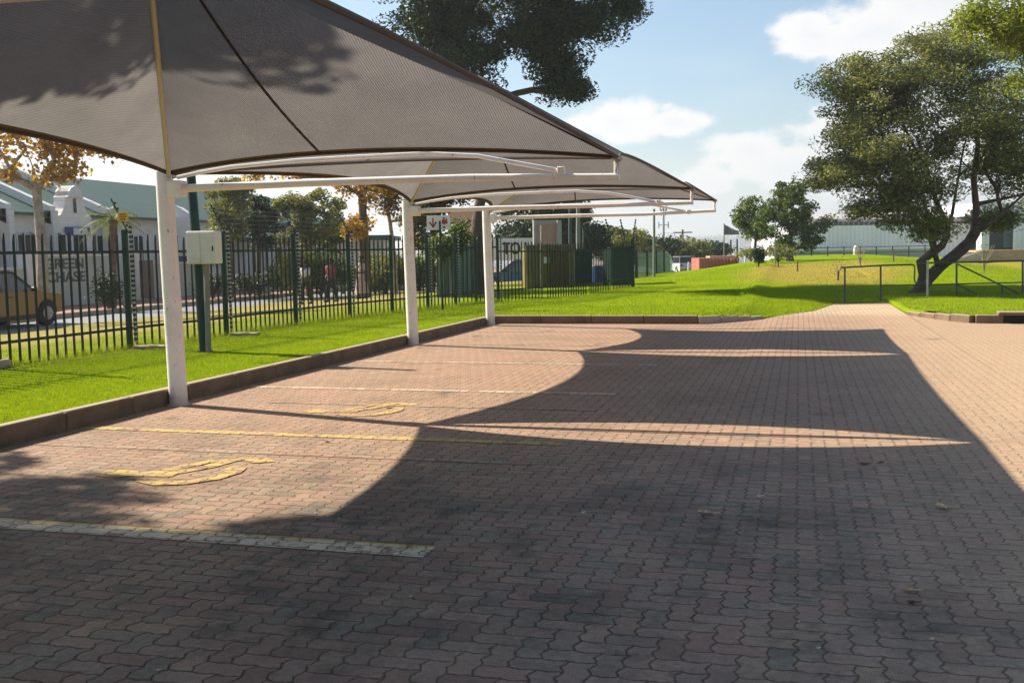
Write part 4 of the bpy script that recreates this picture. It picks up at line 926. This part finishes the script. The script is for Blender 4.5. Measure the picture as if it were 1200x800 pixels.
# ------------------------------------------------------------------ verge furniture
cb = empty('control_box', atz(241, 404, .17), 'pale grey steel control box with two doors on a short post before the fence', 'control box')
p0 = at(239.5, 290, 15.6); BOXM = flat('box_paint', (.72, .65, .59), .5, .06, 3., dirt=((.38, .34, .30), 3., .4))
rz = .12
mb = MB(); mb.bbox((p0.x, p0.y, p0.z), (.46, .26, .50), rz, .012); bx = mb.build('box', BOXM, cb)
for s_ in (-1, 1):
    mb = MB(); mb.bbox((p0.x+s_*.112*math.cos(rz)+.135*math.sin(rz), p0.y+s_*.112*math.sin(rz)-.135*math.cos(rz), p0.z), (.215, .016, .46), rz, .004); d_ = mb.build('door', BOXM, cb)
    if s_ > 0: mb = MB(); mb.bbox((p0.x+.20*math.cos(rz)+.15*math.sin(rz), p0.y+.20*math.sin(rz)-.15*math.cos(rz), p0.z-.02), (.02, .02, .08), rz, .004); mb.build('handle', BLK, d_)
mb = MB(); q = at(240, 300, 15.6); q2 = at(244, 404, 15.6); mb.tube([(q.x, q.y+.03, q.z), (q2.x, q2.y, .12)], .045, 10); mb.build('post', flat('grey_post', (.22, .20, .17), .7), cb)
gp_ = empty('leaning_pole', (0, 0, 0), 'dark green steel pole rising behind the control box to the carport roof', 'pole'); a = at(222.5, 190, 15.85); c = at(240, 408, 15.75)
gp_.location = (c.x, c.y, .15); mb = MB(); mb.tube([(c.x, c.y, .1), c.lerp(a, .5), a+(a-c)*.05], [.078, .075, .07], 14); mb.build('shaft', GRN, gp_, True); mb = MB(); mb.tube([(c.x, c.y, .13), (c.x, c.y, .17)], .12, 14); mb.build('base_plate', GRN, gp_)
# direction sign
D = 25.6; ps = atz(519, 362, .17); sg = empty('direction_sign', ps, 'white sign board with dark red down arrow and symbol on a thin dark pole', 'sign')
mb = MB(); top = ps+Vector((-.03, 0, 2.25)); mb.tube([ps-Vector((0, 0, .1)), top], .028, 8); mb.build('pole', BLK, sg)
c = at(514, 261, (ps-EYE).dot(FW)-.06); rz = .28
mb = MB(); mb.bbox((c.x, c.y, c.z), (.60, .02, .37), rz, .004); bd = mb.build('board', WTR, sg)
RED = flat('sign_red', (.42, .03, .06), .5, .08)
def pl(u, v): return (c.x+u*math.cos(rz)+.016*math.sin(rz), c.y+u*math.sin(rz)-.016*math.cos(rz), c.z+v)
def bar(mb, a, b_, wd):
    a, b_ = Vector((a[0], a[1], 0)), Vector((b_[0], b_[1], 0)); d = (b_-a).normalized(); n = Vector((-d.y, d.x, 0))*wd/2
    mb.add([pl(*(v[:2])) for v in (a-n, b_-n, b_+n, a+n)], [(0, 1, 2, 3)])
mb = MB(); bar(mb, (-.145, .12), (-.145, -.12), .035); bar(mb, (-.235, .02), (-.135, -.115), .04); bar(mb, (-.055, .02), (-.155, -.115), .04); mb.build('arrow', RED, bd)
mb = MB(); bar(mb, (.10, .11), (.18, .11), .03)
mb.add([pl(.14+.06*math.cos(a), .02+.07*math.sin(a)) for a in [6.2832*k/14 for k in range(14)]], [tuple(range(14))]); bar(mb, (.21, .10), (.21, -.03), .035); bar(mb, (.14, -.09), (.14, -.14), .05); mb.build('symbol', RED, bd)

# pale corrugated screen leaning behind the fence
m, t, b = material('corrugated_green'); x, y, z = t.sep(t.obj()); g = t.mix(t.noise(t.obj(), 1.5, 4), (.13, .20, .15), (.22, .30, .23)); t.put(b.inputs['Base Color'], g); b.inputs['Roughness'].default_value = .5; CG = m
a = at(512, 352, 33.5); c = at(553, 350, 35.5); n = 60; V = []
for k in range(n+1):
    u = k/n; q = a.lerp(c, u); o_ = .05*math.sin(u*44)
    V += [(q.x+o_, q.y-o_, .1), (q.x+o_+.05, q.y-o_, 1.85), (q.x+o_-.03, q.y-o_+.05, .1), (q.x+o_+.02, q.y-o_+.05, 1.85)]
mb = MB(); mb.add(V, [(4*k, 4*k+4, 4*k+5, 4*k+1) for k in range(n)]+[(4*k+2, 4*k+3, 4*k+7, 4*k+6) for k in range(n)]+[(4*k+1, 4*k+5, 4*k+7, 4*k+3) for k in range(n)])
o = mb.build('screen_fence', CG); tag(o, 'pale green corrugated screen behind the fence, left of the dark tree trunk', 'screen')
# small dark red hut wall & orange box near trunk
hut = empty('brick_hut', at(566, 350, 44), 'dark red brick hut wall behind the third carport post', 'hut'); hut.location.z = -.3
mb = MB(); slab(mb, 556, 571, 245, 350, 44, 2.5); mb.build('wall', flat('dark_brick', (.10, .045, .035), .9, .2), hut); mb = MB(); slab(mb, 553, 574, 241, 246, 43.7, 3); mb.build('roof', BLK, hut); mb = MB(); slab(mb, 560, 568, 284, 290, 43.8, .15); mb.build('wall_lamp', flat('orange_plate', (.75, .33, .08), .5), hut)
# TO LET banner and billboard
bn = empty('banner', at(610, 330, 56), 'long white banner reading TO LET in black capitals behind the fence', 'banner'); bn.location.z = -.3
mb = MB(); slab(mb, 575, 642, 279, 305, 56, .06); mb.build('cloth', WTR, bn)
a = at(575, 300, 56); c = at(642, 300, 56); rzb = math.atan2(c.y-a.y, c.x-a.x); fr = Vector((math.sin(rzb), -math.cos(rzb), 0))
text('TO LET', .88, at(613.5, 291.5, 56)+fr*.05, rzb, BLK, bn, sx=.80)
for x in (576, 641): q = MB(); q.tube([at(x, 345, 56.1), at(x, 278, 56.1)], .05, 8); q.build('post', STEEL, bn)
bb = empty('billboard', at(640, 330, 52), 'rusty tan billboard in a grey frame above the olive container', 'billboard'); bb.location.z = -.3
mb = MB(); slab(mb, 630, 654, 263, 288, 52, .08); mb.build('panel', flat('tan_panel', (.42, .24, .17), .7, .15, 2., dirt=((.2, .1, .08), 2.5, .6)), bb)
mb = MB()
for r_ in ((626, 630.2, 258, 290), (653.8, 658, 258, 290), (630.2, 653.8, 258, 263)): slab(mb, *r_, 51.95, .14)
mb.build('frame', flat('grey_frame', (.33, .32, .28), .6), bb); 
for x in (628, 656): q = MB(); q.tube([at(x, 345, 52.1), at(x, 288, 52.1)], .06, 8); q.build('post', STEEL, bb)
# olive container, dark crates, blue tub
OLV = flat('olive_metal', (.17, .145, .035), .55, .2, 3., dirt=((.10, .05, .03), 2., .6)); 
ct = empty('storage_container', at(645, 340, 41), 'olive-green steel storage container with a white notice behind the pickets', 'container'); ct.location.z = .1
mb = MB(); slab(mb, 617, 672, 291, 346, 41, 1.6); mb.build('body', OLV, ct); mb = MB(); slab(mb, 616, 673, 286.5, 291, 40.95, 1.7); mb.build('lid', flat('rusty_lid', (.20, .13, .07), .7, .3, 3.), ct)
mb = MB()
for x in range(619, 672, 6): slab(mb, x, x+1.6, 292, 345, 40.95, .05)
mb.build('rib', OLV, ct); mb = MB(); slab(mb, 637.5, 645, 301, 308.5, 40.9, .03); mb.build('notice', WTR, ct)
ct2 = empty('utility_cabinet', at(718, 338, 39.5), 'dark green utility cabinet at the far corner of the fence', 'cabinet'); ct2.location.z = .1
mb = MB(); slab(mb, 716, 741, 291, 341, 39.6, 1.2); mb.build('body', GRN, ct2); mb = MB(); slab(mb, 715, 742, 289, 291.5, 39.5, 1.35); mb.build('lid', GRN, ct2); mb = MB(); slab(mb, 717.5, 739.5, 295, 338, 39.55, .05); mb.build('door', flat('green_dark', (.015, .06, .045), .5), ct2)
ct3 = empty('utility_cabinet', at(685, 338, 42), 'dark bottle-green cabinet between the olive container and the blue drum', 'cabinet'); ct3.location.z = .1
mb = MB(); slab(mb, 674, 694, 294, 343, 42.5, 1.2); mb.build('body', GRN, ct3); mb = MB(); slab(mb, 673, 695, 291.5, 294.2, 42.4, 1.3); mb.build('lid', GRN, ct3)
dr_ = empty('plastic_drum', at(703, 315, 44), 'blue plastic drum showing behind the dark green pickets', 'drum'); q = at(703, 297, 44)
mb = MB(); mb.tube([(q.x, q.y, .1), (q.x, q.y, q.z-.2), (q.x, q.y, q.z+.18), (q.x, q.y, q.z+.22)], [.34, .38, .36, .2], 18); mb.build('body', flat('drum_blue', (.03, .10, .28), .4), dr_, True); mb = MB(); mb.tube([(q.x, q.y, q.z+.16), (q.x, q.y, q.z+.2)], .375, 18); mb.build('rim', WTR, dr_, True); dr_.location.z = .1
# small white marker pole & lamp posts, flag, pylon
def pole(nm, lab, cat, x, y0, y1, D, r, mat, grp=None, extra=None):
    b0 = at(x, y1, D); t0 = at(x, y0, D); root = empty(nm, b0, lab, cat, grp); mb = MB(); mb.tube([b0-Vector((0, 0, .6)), b0.lerp(t0, .5), t0], [r, r*.9, r*.75], 10); mb.build('shaft', mat, root, True)
    if extra: extra(root, t0, b0)
    return root
def lamp(root, t0, b0):
    mb = MB(); mb.tube([t0, t0+Vector((.25, 0, .12)), t0+Vector((.6, 0, .14))], .03, 6); mb.build('bracket', STEEL, root); mb = MB(); mb.ball(t0+Vector((.7, 0, .12)), (.22, .12, .06)); mb.build('lamp_head', STEEL, root)
PG = flat('pole_grey', (.20, .22, .19), .6, .1)
pole('marker_pole', 'thin pale pole in front of the olive container', 'pole', 634, 264, 345, 36, .028, flat('pale_pole', (.55, .50, .38), .6))
pole('steel_pole', 'thick grey-green pole rising right of the billboard', 'pole', 677.5, 238, 300, 46, .11, PG); pole('steel_pole', 'dark pole directly right of the billboard frame', 'pole', 668, 240, 292, 50, .09, flat('pole_dark', (.05, .07, .06), .6))
pole('street_lamp', 'slim pale street lamp beside the far pale fence', 'street lamp', 766.5, 245, 332, 48, .07, PG, extra=None)
pole('street_lamp', 'small street lamp above the low bushy tree behind the palisade', 'street lamp', 683, 263, 300, 60, .06, PG, extra=lamp)
def pyl(root, t0, b0):
    mb = MB(); h = (t0-b0).z
    for k, w_ in ((.0, 1.0), (.12, .7), (.42, 1.5)):
        p_ = t0-Vector((0, 0, h*k)); mb.tube([p_-Vector((w_/2, 0, 0)), p_+Vector((w_/2, 0, 0))], .07, 5)
        for s_ in (-1, 1): mb.tube([p_+Vector((s_*w_/2, 0, .5)), p_+Vector((s_*w_/2, 0, -.5))], .10, 5)
    mb.build('antenna', STEEL, root)
pole('radio_mast', 'pale communications mast far off above the dark shrubs', 'mast', 777.5, 243, 292, 160, .22, flat('mast_pale', (.4, .4, .4), .6), extra=pyl)
def xarm(root, t0, b0):
    mb = MB(); mb.box((t0.x, t0.y, t0.z-.3), (1.9, .12, .12)); mb.build('cross_arm', BARK_D, root); mb = MB(); mb.bbox((t0.x-.1, t0.y, t0.z-.75), (.4, .35, .5), 0, .03); mb.build('transformer', PG, root)
pole('utility_pole', 'wooden utility pole with cross arm left of the red container', 'utility pole', 800, 269, 300, 105, .13, BARK_D, extra=xarm)
pole('dark_post', 'dark post in front of the red container, left of the tall one beside the flag', 'post', 856.5, 281, 306, 72, .07, BLK, 'dark posts by the flag'); pole('dark_post', 'tall dark post right of the flag', 'post', 863.8, 280, 306, 70, .07, BLK, 'dark posts by the flag')
pole('white_post', 'short white bollard post at the crest right of the red container', 'post', 873.5, 300, 314, 60, .06, WTR); pole('white_post', 'short pale post right of the far white car', 'post', 807, 307, 322, 62, .07, WTR)
def flag(root, t0, b0):
    V = []; n = 10
    for i in range(n+1):
        u = i/n
        for v in (0, 1): V.append(t0+Vector((u*1.05, .1*math.sin(u*7), -.05-u*.55-v*(.85-.6*u)*.9)))
    mb = MB(); mb.add(V, [(2*i, 2*i+1, 2*i+3, 2*i+2) for i in range(n)]); o = mb.build('flag_cloth', flat('flag_grey', (.16, .17, .20), .8, .35, 4.), root, True); s2 = o.modifiers.new('Solidify', 'SOLIDIFY'); s2.thickness = .01
pole('flag_pole', 'flag pole with a drooping dark patterned flag behind the lawn crest', 'flag pole', 848.5, 262, 306, 74, .05, PG, extra=flag)
# red container, far pale fence, white road sign
rc = empty('shipping_container', at(843, 315, 70), 'weathered red shipping container far behind the lawn crest', 'container'); rc.location.z = -.6
RC = flat('container_red', (.42, .13, .09), .7, .12, 2., dirt=((.5, .3, .25), 1., .5)); mb = MB(); slab(mb, 819, 866, 302, 322, 70, 2.4); mb.build('body', RC, rc); mb = MB()
for x in range(820, 866, 4): slab(mb, x, x+1.5, 302.5, 322, 69.93, .06)
mb.build('rib', RC, rc); mb = MB(); slab(mb, 832, 862, 299.8, 302.2, 71, 1.5); mb.build('roof', LK, rc)
ff = empty('far_fence', at(765, 330, 50), 'pale green palisade fence far beyond the end of the main one', 'fence'); ff.location.z = 0
a = at(746, 333, 49); c = at(786, 323, 66); fpts = [(a.x+(c.x-a.x)*k/4, a.y+(c.y-a.y)*k/4) for k in range(5)]
PGF = flat('pale_green_fence', (.22, .30, .22), .6, .2)
for k, (p_, q_) in enumerate(zip(fpts, fpts[1:])):
    mb = MB(); a3, c3 = Vector((*p_, 0)), Vector((*q_, 0)); d_ = (c3-a3).normalized(); L = (c3-a3).length
    for i in range(int(L/.3)): picket(mb, a3+d_*i*.3, d_, T(a3.x, a3.y+i*.3)-.1, 1.35, .09)
    mb.build('picket_panel', PGF, ff); mb = MB(); mb.tube([a3+Vector((0, 0, T(*p_)+1.0)), c3+Vector((0, 0, T(*q_)+1.0))], .03, 4); mb.build('rail', GRND, ff)
    mb = MB(); mb.box((p_[0], p_[1], T(*p_)+.6), (.14, .14, 1.5)); mb.build('fence_post', GRND, ff)
def rs(root, t0, b0):
    mb = MB(); mb.prism([(-.45, 0), (.45, 0), (.3, .55), (0, .85), (-.3, .55)], -.02, .02, axis='y', org=tuple(t0)); mb.build('board', WTR, root)
pole('road_sign', 'small white road sign at the end of the far pale fence', 'sign', 781, 309, 326, 68, .04, PG, extra=rs)

# ------------------------------------------------------------------ steel railing, right
RM = flat('rail_green_grey', (.055, .065, .05), .5, .3, 6., dirt=((.22, .19, .14), 4., .6)); RL = flat('rail_galv', (.40, .38, .32), .5, .15, 5.)
D = 28.6
def pt(x, y): return at(x, y, D)
rl = empty('handrail', atz(1032, 354, .05), 'dark steel tube railing with round looped end at the left of the acacia trunk', 'railing')
def rpost(root, x, y0, y1, m=RM, r=.026): mb = MB(); mb.tube([pt(x, y1)-Vector((0, 0, .05)), pt(x, y0)], r, 8); mb.build('post', m, root, True)
rpost(rl, 990, 313, 356, RM); rpost(rl, 1032, 311, 354.5, RM)
mb = MB(); mb.tube([pt(986, 313.5), pt(1010, 312.3), pt(1032, 311), pt(1069, 310)], .024, 8); mb.build('top_rail', RM, rl, True)
mb = MB(); mb.tube([pt(1069, 310), pt(1071.5, 311.5), pt(1072, 314), pt(1071.5, 328), pt(1073, 331), pt(1077, 333.5)], .02, 8); mb.build('looped_end', RM, rl, True)
mb = MB(); mb.tube([pt(1032, 334.5), pt(1087, 333.5)], .018, 8); mb.build('middle_rail', RM, rl, True)
D = 28.0
r2 = empty('handrail', atz(1121, 356, .05), 'dark steel tube railing with sloping stair rails right of the acacia trunk', 'railing')
rpost(r2, 1087, 305, 357, RL, .03); rpost(r2, 1121, 309, 356); rpost(r2, 1174.5, 335, 356); rpost(r2, 1198.5, 305, 357); rpost(r2, 1260, 304, 359); rpost(r2, 1320, 303, 361)
mb = MB(); mb.tube([pt(1076, 309), pt(1087, 308), pt(1160, 306.5), pt(1320, 303)], .024, 8); mb.build('top_rail', RM, r2, True)
mb = MB(); mb.tube([pt(1087, 333.5), pt(1150, 332), pt(1320, 328)], .018, 8); mb.build('middle_rail', RM, r2, True)
mb = MB(); mb.tube([pt(1121, 309), pt(1174, 334.5), pt(1203, 348), pt(1225, 349)], .022, 8); mb.build('stair_rail', RM, r2, True)
mb = MB(); mb.tube([pt(1121, 333), pt(1168, 355.5)], .02, 8); mb.build('stair_rail', RM, r2, True)
mb = MB(); a = atz(1078, 357, .06); c = atz(1330, 363, .06); mb.tube([a, c], .05, 4)
mb.build('footing', RL, r2)
# rusty posts on the bank
for i, (x, y0, y1, D_) in enumerate(((912, 308, 327, 45), (934.5, 305.5, 331, 42), (982, 317, 335, 36), (1047, 293, 312, 47))):
    o = pole('rusty_post', ['rusty post on the bank, leftmost of the short line of old posts', 'taller rusty post second along the bank with faded top', 'short rusty post beside the dry patch near the railing end', 'slim dark post on the grass behind the railing'][i], 'post', x, y0, y1, D_, .04, flat('rust', (.16, .11, .06), .9, .3), 'old posts on the bank')
pole('marker_post', 'slim pale post before the round green tree', 'post', 908.5, 258, 306, 48, .035, PG)
# low sandstone wall
SW = flat('sandstone', (.50, .34, .20), .9, .15, 1.5, bump=.4, dirt=((.35, .2, .12), 1.2, .6))
o = empty('stone_wall', at(1160, 300, 60), 'low tan sandstone wall behind the acacia at the right edge', 'wall'); mb = MB(); slab(mb, 1147, 1330, 293.5, 312, 58, 1.0); mb.build('face', SW, o)
mb = MB(); a = at(1119, 306, 52); c = at(1147.5, 306, 57.5); mb.prism([(0, -.6), (1, -.6), (1, .6), (0, .25)], 0, .6); 
mb = MB(); za = at(1119, 303, 52).z; zc = at(1147, 293.5, 57.5).z; dpt = Vector((.4, .8, 0)); mb.add([(a.x, a.y, .2), (c.x, c.y, .2), (c.x, c.y, zc), (a.x, a.y, za), (a.x+.4, a.y+.9, .2), (c.x+.4, c.y+.9, .2), (c.x+.4, c.y+.9, zc), (a.x+.4, a.y+.9, za)], [(0, 1, 2, 3), (5, 4, 7, 6), (3, 2, 6, 7), (0, 3, 7, 4), (1, 5, 6, 2)]); mb.build('wing', flat('sandstone_lit', (.60, .44, .28), .9, .1, 1.5, bump=.3), o)
mb = MB(); slab(mb, 1146, 1332, 291.6, 293.7, 57.9, 1.2); mb.build('coping', SW, o)

# ------------------------------------------------------------------ warehouse
m, t, b = material('corrugated_wall'); x, y, z = t.sep(t.pos()); wv = t.m('PINGPONG', t.m('MULTIPLY', x, 2.6), .5)
g = t.mix(t.smooth(wv, .0, .5), (.80, .74, .83), (.92, .86, .94)); g = t.mix(.5, g, t.ramp(t.noise(t.pos(), .4, 5), [(.3, (.8, .8, .8)), (.7, (1.1, 1.1, 1.1))]), 'MULTIPLY')
t.put(b.inputs['Base Color'], g); b.inputs['Roughness'].default_value = .6; t.put(b.inputs['Normal'], t.bump(wv, .5, .05)); CW = m
wh = empty('warehouse', at(1040, 300, 100), 'long pale corrugated warehouse with a strip of high windows behind the acacia', 'warehouse'); wh.location.z = .3
mb = MB(); slab(mb, 925, 1152, 263.5, 305, 95, 14); mb.build('wall', CW, wh); mb = MB(); slab(mb, 950, 1150, 256.5, 263.5, 96.5, 10); mb.build('clerestory', GLS, wh)
mb = MB()
for x in range(952, 1150, 6): slab(mb, x, x+1.3, 256.7, 263.4, 96.4, .1)
mb.build('mullion', WTR, wh)
a = at(940, 256.5, 95.6); c = at(1160, 256.5, 95.6); ra = at(975, 249, 106); rb = at(1200, 245, 106); mb = MB()
mb.add([a, c, rb, ra, a-Vector((0, 0, .25)), c-Vector((0, 0, .25)), rb+Vector((-3, 10, -1.2)), ra+Vector((-3, 10, -1.2))], [(0, 1, 2, 3), (0, 4, 5, 1), (3, 2, 6, 7), (1, 5, 6, 2), (0, 3, 7, 4)]); mb.build('roof', flat('roof_pale', (.42, .38, .36), .7, .15, .5), wh)
mb = MB(); slab(mb, 1150, 1330, 248, 303, 93, 10); mb.build('loading_bay', flat('bay_dark', (.03, .035, .035), .8), wh); mb = MB(); slab(mb, 1145, 1335, 236, 251, 92, 12); mb.build('bay_fascia', CW, wh)
for x in (1150, 1193, 1250): q = MB(); slab(q, x, x+10, 251, 303, 91.5, .6); q.build('column', CW, wh)
mb = MB(); slab(mb, 1178, 1190, 262, 290, 92.5, .3); mb.build('panel', flat('bay_blue', (.12, .16, .18), .7), wh)
lw = empty('yard_wall', at(1000, 303, 88), 'low whitewashed yard wall in front of the warehouse', 'wall'); mb = MB(); slab(mb, 928, 1100, 292.5, 304.5, 86, .4); mb.build('face', flat('whitewash', (.40, .38, .36), .85, .15, 1.), lw); mb = MB(); slab(mb, 928, 1100, 291, 292.8, 85.9, .5); mb.build('coping', WTR, lw)
yf = empty('yard_fence', at(1000, 303, 80), 'thin dark wire fence on posts along the yard wall', 'fence'); 
for i in range(9): x = 932+i*19; q = MB(); q.tube([at(x, 306, 78), at(x, 288.6, 78)], .045, 6); q.build('fence_post', BLK, yf)
for yy in (289.5, 296): q = MB(); q.tube([at(930, yy+1.5, 78), at(1090, yy-1.5, 78)], .025, 5); q.build('rail', BLK, yf)
mb = MB(); p = at(1003, 300, 84); mb = MB()
rk = empty('white_drum', at(1002.5, 300, 84), 'small white tank against the yard wall', 'tank'); mb.tube([(p.x, p.y, .6), (p.x, p.y, p.z+.3), (p.x, p.y, p.z+.75), (p.x, p.y, p.z+.85)], [.22, .22, .2, .1], 16); mb.build('body', WTR, rk, True); mb = MB(); mb.tube([(p.x, p.y, p.z+.8), (p.x, p.y, p.z+.92)], .08, 12); mb.build('lid', PG, rk)

# ------------------------------------------------------------------ distant town on the hill
HW = [flat('town_a', (.5, .45, .42), .9), flat('town_b', (.6, .58, .56), .9), flat('town_c', (.35, .22, .18), .9)]; HR = [flat('troof_a', (.30, .17, .13), .8), flat('troof_b', (.55, .55, .56), .7), flat('troof_c', (.2, .2, .2), .8)]
for k in range(70):
    px = random.uniform(690, 1000) if k > 6 else random.uniform(810, 990); yy = random.uniform(300, 2000) if k > 12 else random.uniform(300, 600)
    d = ray(px, 290); sc = yy/d.y; X_ = d.x*sc; z0 = G(X_, yy)
    w_ = random.uniform(9, 26); h_ = random.uniform(4, 8); dp = random.uniform(8, 14); rz = random.uniform(-.5, .5)
    root = empty('distant_building', (X_, yy, z0), 'one of the small hazy buildings scattered over the distant slope', 'building', 'distant buildings on the slope')
    mb = MB(); mb.box((X_, yy, z0+h_/2-1), (w_, dp, h_+2), rz); mb.build('wall', random.choice(HW), root)
    mb = MB(); mb.prism([(-dp/2-.5, h_), (dp/2+.5, h_), (0, h_+2.4)], -w_/2-.5, w_/2+.5, axis='x', rz=rz, org=(X_, yy, z0)); mb.build('roof', random.choice(HR), root)
# far woods as one mass
C = []; 
for k in range(1300):
    px = random.uniform(500, 1150); yy = random.choice([random.uniform(450, 1200), random.uniform(700, 2300), random.uniform(1500, 2300)]); d = ray(px, 290); sc = yy/d.y; X_ = d.x*sc
    s_ = random.uniform(3, 6)*(1+yy/1500); g = rng.normal(size=(60, 3))*np.array((s_, s_, s_*.5)); C.append(np.array((X_, yy, G(X_, yy)+s_*.6))+g*.6)
C = np.concatenate(C); V, Fq = leaf_arrays(C, 2.2, .8); o = npmesh('far_woods', V, Fq, L_DK); tag(o, 'far-off woods scattered over the hazy slope', 'woods', kind='stuff')

# ------------------------------------------------------------------ grass blades
def blades(n, fx, h, w_, name, mat):
    P = []
    while len(P) < n:
        P += fx(n-len(P))
    P = np.array(P[:n]); th = rng.uniform(0, 2*np.pi, n); hh = h*(1+rng.normal(0, .3, n)).clip(.4, 2); le = rng.normal(0, .4, (n, 2))*hh[:, None]
    dv = np.stack([np.cos(th)*w_/2, np.sin(th)*w_/2, np.zeros(n)], 1); tip = P+np.concatenate([le, hh[:, None]], 1)
    V = np.stack([P-dv, P+dv, tip], 1).reshape(-1, 3); Fq = np.arange(3*n).reshape(n, 3); o = npmesh(name, V, Fq, mat)
    return o
LG = leafmat('grass_blade', [(.14, .20, .005), (.20, .28, .007), (.25, .32, .01), (.33, .34, .03)], .4)
def f1(k):
    out = []
    for _ in range(k):
        y = 5+21*random.random()**1.5; x = random.uniform(-12.5, -6.76)
        if x < -10.2 and random.random() < .5: continue
        out.append((x, y, T(x, y)-.004))
    return out
o = blades(120000, f1, .024, .008, 'verge_grass', LG); tag(o, 'short bright green grass on the verge between kerb and fence', 'grass', kind='stuff')
def f2(k):
    out = []
    for _ in range(k):
        x = random.uniform(-9, 9); s_ = 30*random.random()**1.6; y = Yb(x)+.05+s_
        if 1 < x < 2.44: y = 29.8+s_
        out.append((x, y, T(x, y)-.004))
    return out
o = blades(70000, f2, .035, .016, 'lawn_grass', LG); tag(o, 'short sunlit green grass on the lawn beyond the parking bays', 'grass', kind='stuff')
# taller tufts under the fence
def f3(k):
    out = []
    for _ in range(k):
        i = random.randrange(3, len(FP)-1); u = random.random(); x = FP[i][0]+(FP[i+1][0]-FP[i][0])*u+random.gauss(0, .1); y = FP[i][1]+(FP[i+1][1]-FP[i][1])*u
        out.append((x, y, T(x, y)-.01))
    return out
o = blades(9000, f3, .10, .010, 'weeds', LG); tag(o, 'ragged taller grass growing under the palisade fence', 'grass', kind='stuff')

# ------------------------------------------------------------------ dry leaves and litter on the paving
DL = flat('dry_leaf', (.60, .42, .26), .8, .3, 30.); DL2 = flat('dry_leaf_dark', (.12, .07, .04), .8, .3, 30.)
def dryleaf(x, y, s_, mat, label):
    p = atz(x, y, 0); root = MB(); n = 5; s_ *= .85; vs = [(0, 0, .006)]; a0 = random.random()*6
    for k in range(n*2):
        a = a0+math.pi*k/n; r_ = s_*(1 if k % 2 == 0 else .55)*random.uniform(.75, 1.1); vs.append((math.cos(a)*r_, math.sin(a)*r_*.7, .008+random.uniform(.1, .9)*s_*.42))
    root.add([(p.x+v[0], p.y+v[1], v[2]) for v in vs], [(0, 1+k, 1+(k+1) % (2*n)) for k in range(2*n)])
    root.tube([(p.x, p.y, .012), (p.x+s_*1.3, p.y-.01, .02)], .002, 4)
    o = root.build('dry_leaf', mat); o.modifiers.new('Solidify', 'SOLIDIFY').thickness = .0015; tag(o, label, 'leaf', 'dry leaves on the paving')
dryleaf(827, 603, .075, DL, 'curled tan dry leaf on shaded pavers near the middle'); dryleaf(1104, 596, .085, DL, 'pale tan dry leaf near the shadow edge at the right')
dryleaf(1067, 694, .05, DL, 'small brown leaf nearest the lower right corner'); dryleaf(1069, 708, .035, DL2, 'dark leaf scrap just below the small brown leaf')
dryleaf(1012, 545, .045, DL2, 'dark leaf on the shaded paving below the light strip'); dryleaf(1031, 543, .03, DL2, 'tiny dark leaf right of the dark one below the light strip'); dryleaf(890, 583, .025, WTR, 'tiny pale scrap above the tan leaf in the middle'); dryleaf(382, 518, .05, DL, 'brown leaf beside the near wheelchair symbol'); dryleaf(457, 479, .05, DL2, 'dark leaf on the far wheelchair symbol'); dryleaf(683, 602, .018, WTR, 'small white scrap on the shaded paving')
mb = MB()
for k in range(420):
    x = random.uniform(-6.4, 6); y = 2.6+random.random()**1.5*16; s_ = random.uniform(.004, .013); mb.add([(x-s_, y, .003), (x, y-s_, .003), (x+s_, y+s_*.3, .009), (x, y+s_, .004)], [(0, 1, 2), (0, 2, 3)])
o = mb.build('litter_specks', DL); tag(o, 'tiny dry leaf fragments strewn over the pavers', 'debris', kind='stuff')

# ------------------------------------------------------------------ haze
m = bpy.data.materials.new('air'); m.use_nodes = True; t = NT(m.node_tree); t.n.clear(); out = t.n.new('ShaderNodeOutputMaterial'); v = t.n.new('ShaderNodeVolumePrincipled')
v.inputs['Color'].default_value = (.86, .90, .95, 1); v.inputs['Density'].default_value = .0006; v.inputs['Anisotropy'].default_value = .3; t.l.new(v.outputs[0], out.inputs['Volume'])
mb = MB(); mb.box((0, 1290, 30), (6300, 4100, 130)); o = mb.build('haze', m); tag(o, 'thin pale air haze over the valley', 'haze', kind='stuff'); o.display_type = 'WIRE'
if not USE_HAZE if 'USE_HAZE' in globals() else False: bpy.data.objects.remove(o)
